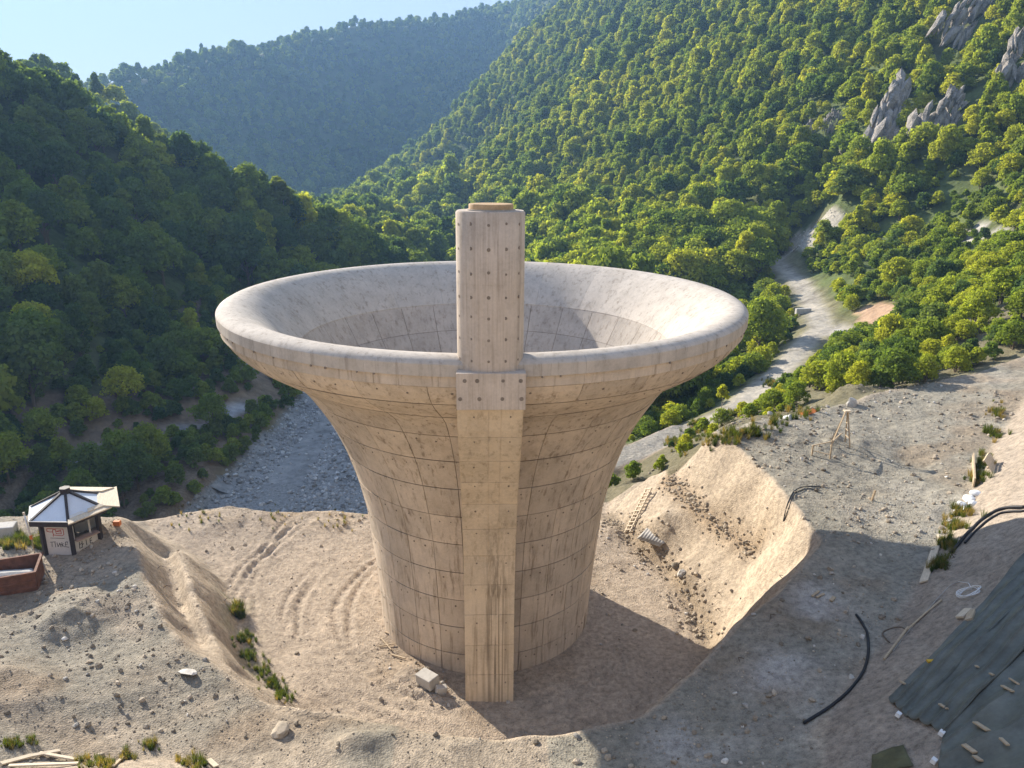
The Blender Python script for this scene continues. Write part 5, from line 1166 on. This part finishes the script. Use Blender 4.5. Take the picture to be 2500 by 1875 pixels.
# ---- membrane sheets and rolls on the right slope
def slope_pt(px, py, up=.0): p = hit(px, py); return Vector((p[0], p[1], p[2]))+frame_at(p)*up
def sheet(name, quad, mat, label, nu=24, nv=30, wave=.05, lift=.05, cat='membrane'):
    """sheet draped on the ground inside four photo pixels"""
    Q = [np.array(hit(*q)) for q in quad]; vs = []; fs = []
    for j in range(nv+1):
        for i in range(nu+1):
            u, v_ = i/nu, j/nv; p = (Q[0]*(1-u)+Q[1]*u)*(1-v_)+(Q[3]*(1-u)+Q[2]*u)*v_
            fold = 1-abs(math.sin(u*9.5+.4*math.sin(v_*4.1)+.2*math.sin(v_*11)))**.5; vs.append((p[0], p[1], gz1(p[0], p[1])+lift+wave*fold+.02*math.sin(v_*17+u*4)))
    for j in range(nv):
        for i in range(nu): a = j*(nu+1)+i; fs.append((a, a+1, a+nu+2, a+nu+1))
    o = mesh_obj(name, vs, fs, mat, None, True); o.modifiers.new('thick', 'SOLIDIFY').thickness = .012; return tag(o, label, cat)
sheet('membrane_sheet', [(2168, 1714), (2216, 1756), (2560, 1400), (2515, 1335)], M_membrane, 'outermost olive membrane strip, its end curled up near the bench', 64, 46, .16, .04)
sheet('membrane_sheet', [(2212, 1754), (2302, 1796), (2600, 1480), (2556, 1400)], M_membrane, 'middle olive membrane strip with deep lengthwise folds', 64, 46, .20, .07)
sheet('membrane_sheet', [(2300, 1798), (2285, 1900), (2650, 1900), (2598, 1480)], M_membrane, 'broad olive membrane sheet with battens covering the lowest slope', 90, 46, .15, .05)
sheet('tarpaulin', [(2128, 1848), (2205, 1822), (2230, 1875), (2126, 1895)], M_tarp, 'small olive tarpaulin lying below the membrane rolls', 10, 10, .03, .05, 'tarpaulin')
for a, b, lb in ((2192, 1754, 'white weight block at the end of the outermost membrane strip'), (2297, 1800, 'white weight block at the end of the middle membrane strip'), (2278, 1868, 'white weight block beside the broad membrane sheet')):
    q_ = P3(a, b, .14); t = MB().box((0, 0, 0), (.17, .13, .13)).build('weight_block', M_plastic, bevel=.012); t.location = q_; t.rotation_euler = (.2, .1, .7); tag(t, lb, 'block')
for q, (a, b, w_) in enumerate((((2292, 1730), (2310, 1742), .10), ((2378, 1775), (2410, 1796), .16), ((2350, 1830), (2378, 1850), .16), ((2440, 1815), (2458, 1832), .10), ((2462, 1668), (2484, 1682), .06), ((2444, 1686), (2470, 1700), .10), ((2196, 1673), (2207, 1680), .08), ((2414, 1655), (2424, 1660), .08), ((2376, 1858), (2392, 1870), .14), ((2380, 1636), (2386, 1640), .08))):
    A, B = P3(*a, .16), P3(*b, .16); tag(MB().beam(A, B, w_*.9, .04).build('batten', M_wood), 'short pale wooden batten lying on the olive membrane', 'batten', 'battens on the membrane')
p = P3(2270, 1622, .12); t = MB().box((0, 0, 0), (.22, .12, .06)).build('yellow_tag', M_yellow); t.location = p; tag(t, 'small yellow plastic piece above the membrane rolls', 'plastic')
# ---- planks in the lower left corner
for q, (a, b, w_, lb) in enumerate((((0, 1870), (75, 1850), .16, 'long grey plank at the bottom of the plank pile'), ((70, 1850), (145, 1836), .14, 'plank crossing the weeds in the plank pile'), ((20, 1874), (190, 1868), .18, 'widest pale plank of the plank pile'), ((95, 1842), (185, 1858), .14, 'sloping plank on top of the plank pile'), ((275, 1876), (300, 1852), .09, 'thin brown stick beside the plank pile'), ((508, 1858), (528, 1876), .18, 'single pale board lying apart on the berm'))): board('plank', a, b, w_, .05, M_plank if q != 4 else M_wood, lb, 'plank')
# ---- by the valley road
p = at_d(2052, 792, 96); p[2] = gz1(p[0], p[1]); t = MB().box((0, 0, .6), (1.15, 1.0, 1.3)).build('concrete_cube', M_block, bevel=.05); t.location = p; t.rotation_euler = (0, 0, .35); tag(t, 'pale concrete cube beside the bend of the valley road', 'block')
p = hit(1960, 766); t = MB().box((0, 0, .35), (2.2, .5, .8)).build('concrete_barrier', M_block, bevel=.06); t.location = p; t.rotation_euler = (0, 0, .15); tag(t, 'low concrete barrier on the outer edge of the valley road', 'barrier')
# ------------------------------------------------------------------ haze in the valley air
hz = MB(); hz.box((0, 440, 60), (1480, 1480, 400)); ho = hz.build('haze', None); ho['kind'] = 'stuff'
hm = bpy.data.materials.new('haze_air'); hm.use_nodes = True; hn = hm.node_tree; hn.nodes.remove(hn.nodes['Principled BSDF'])
pv = hn.nodes.new('ShaderNodeVolumePrincipled'); pv.inputs['Color'].default_value = (.34, .60, 1.0, 1); pv.inputs['Density'].default_value = .00036; pv.inputs['Anisotropy'].default_value = .25
hn.links.new(pv.outputs[0], hn.nodes['Material Output'].inputs['Volume']); ho.data.materials.append(hm)
ho.display_type = 'WIRE'
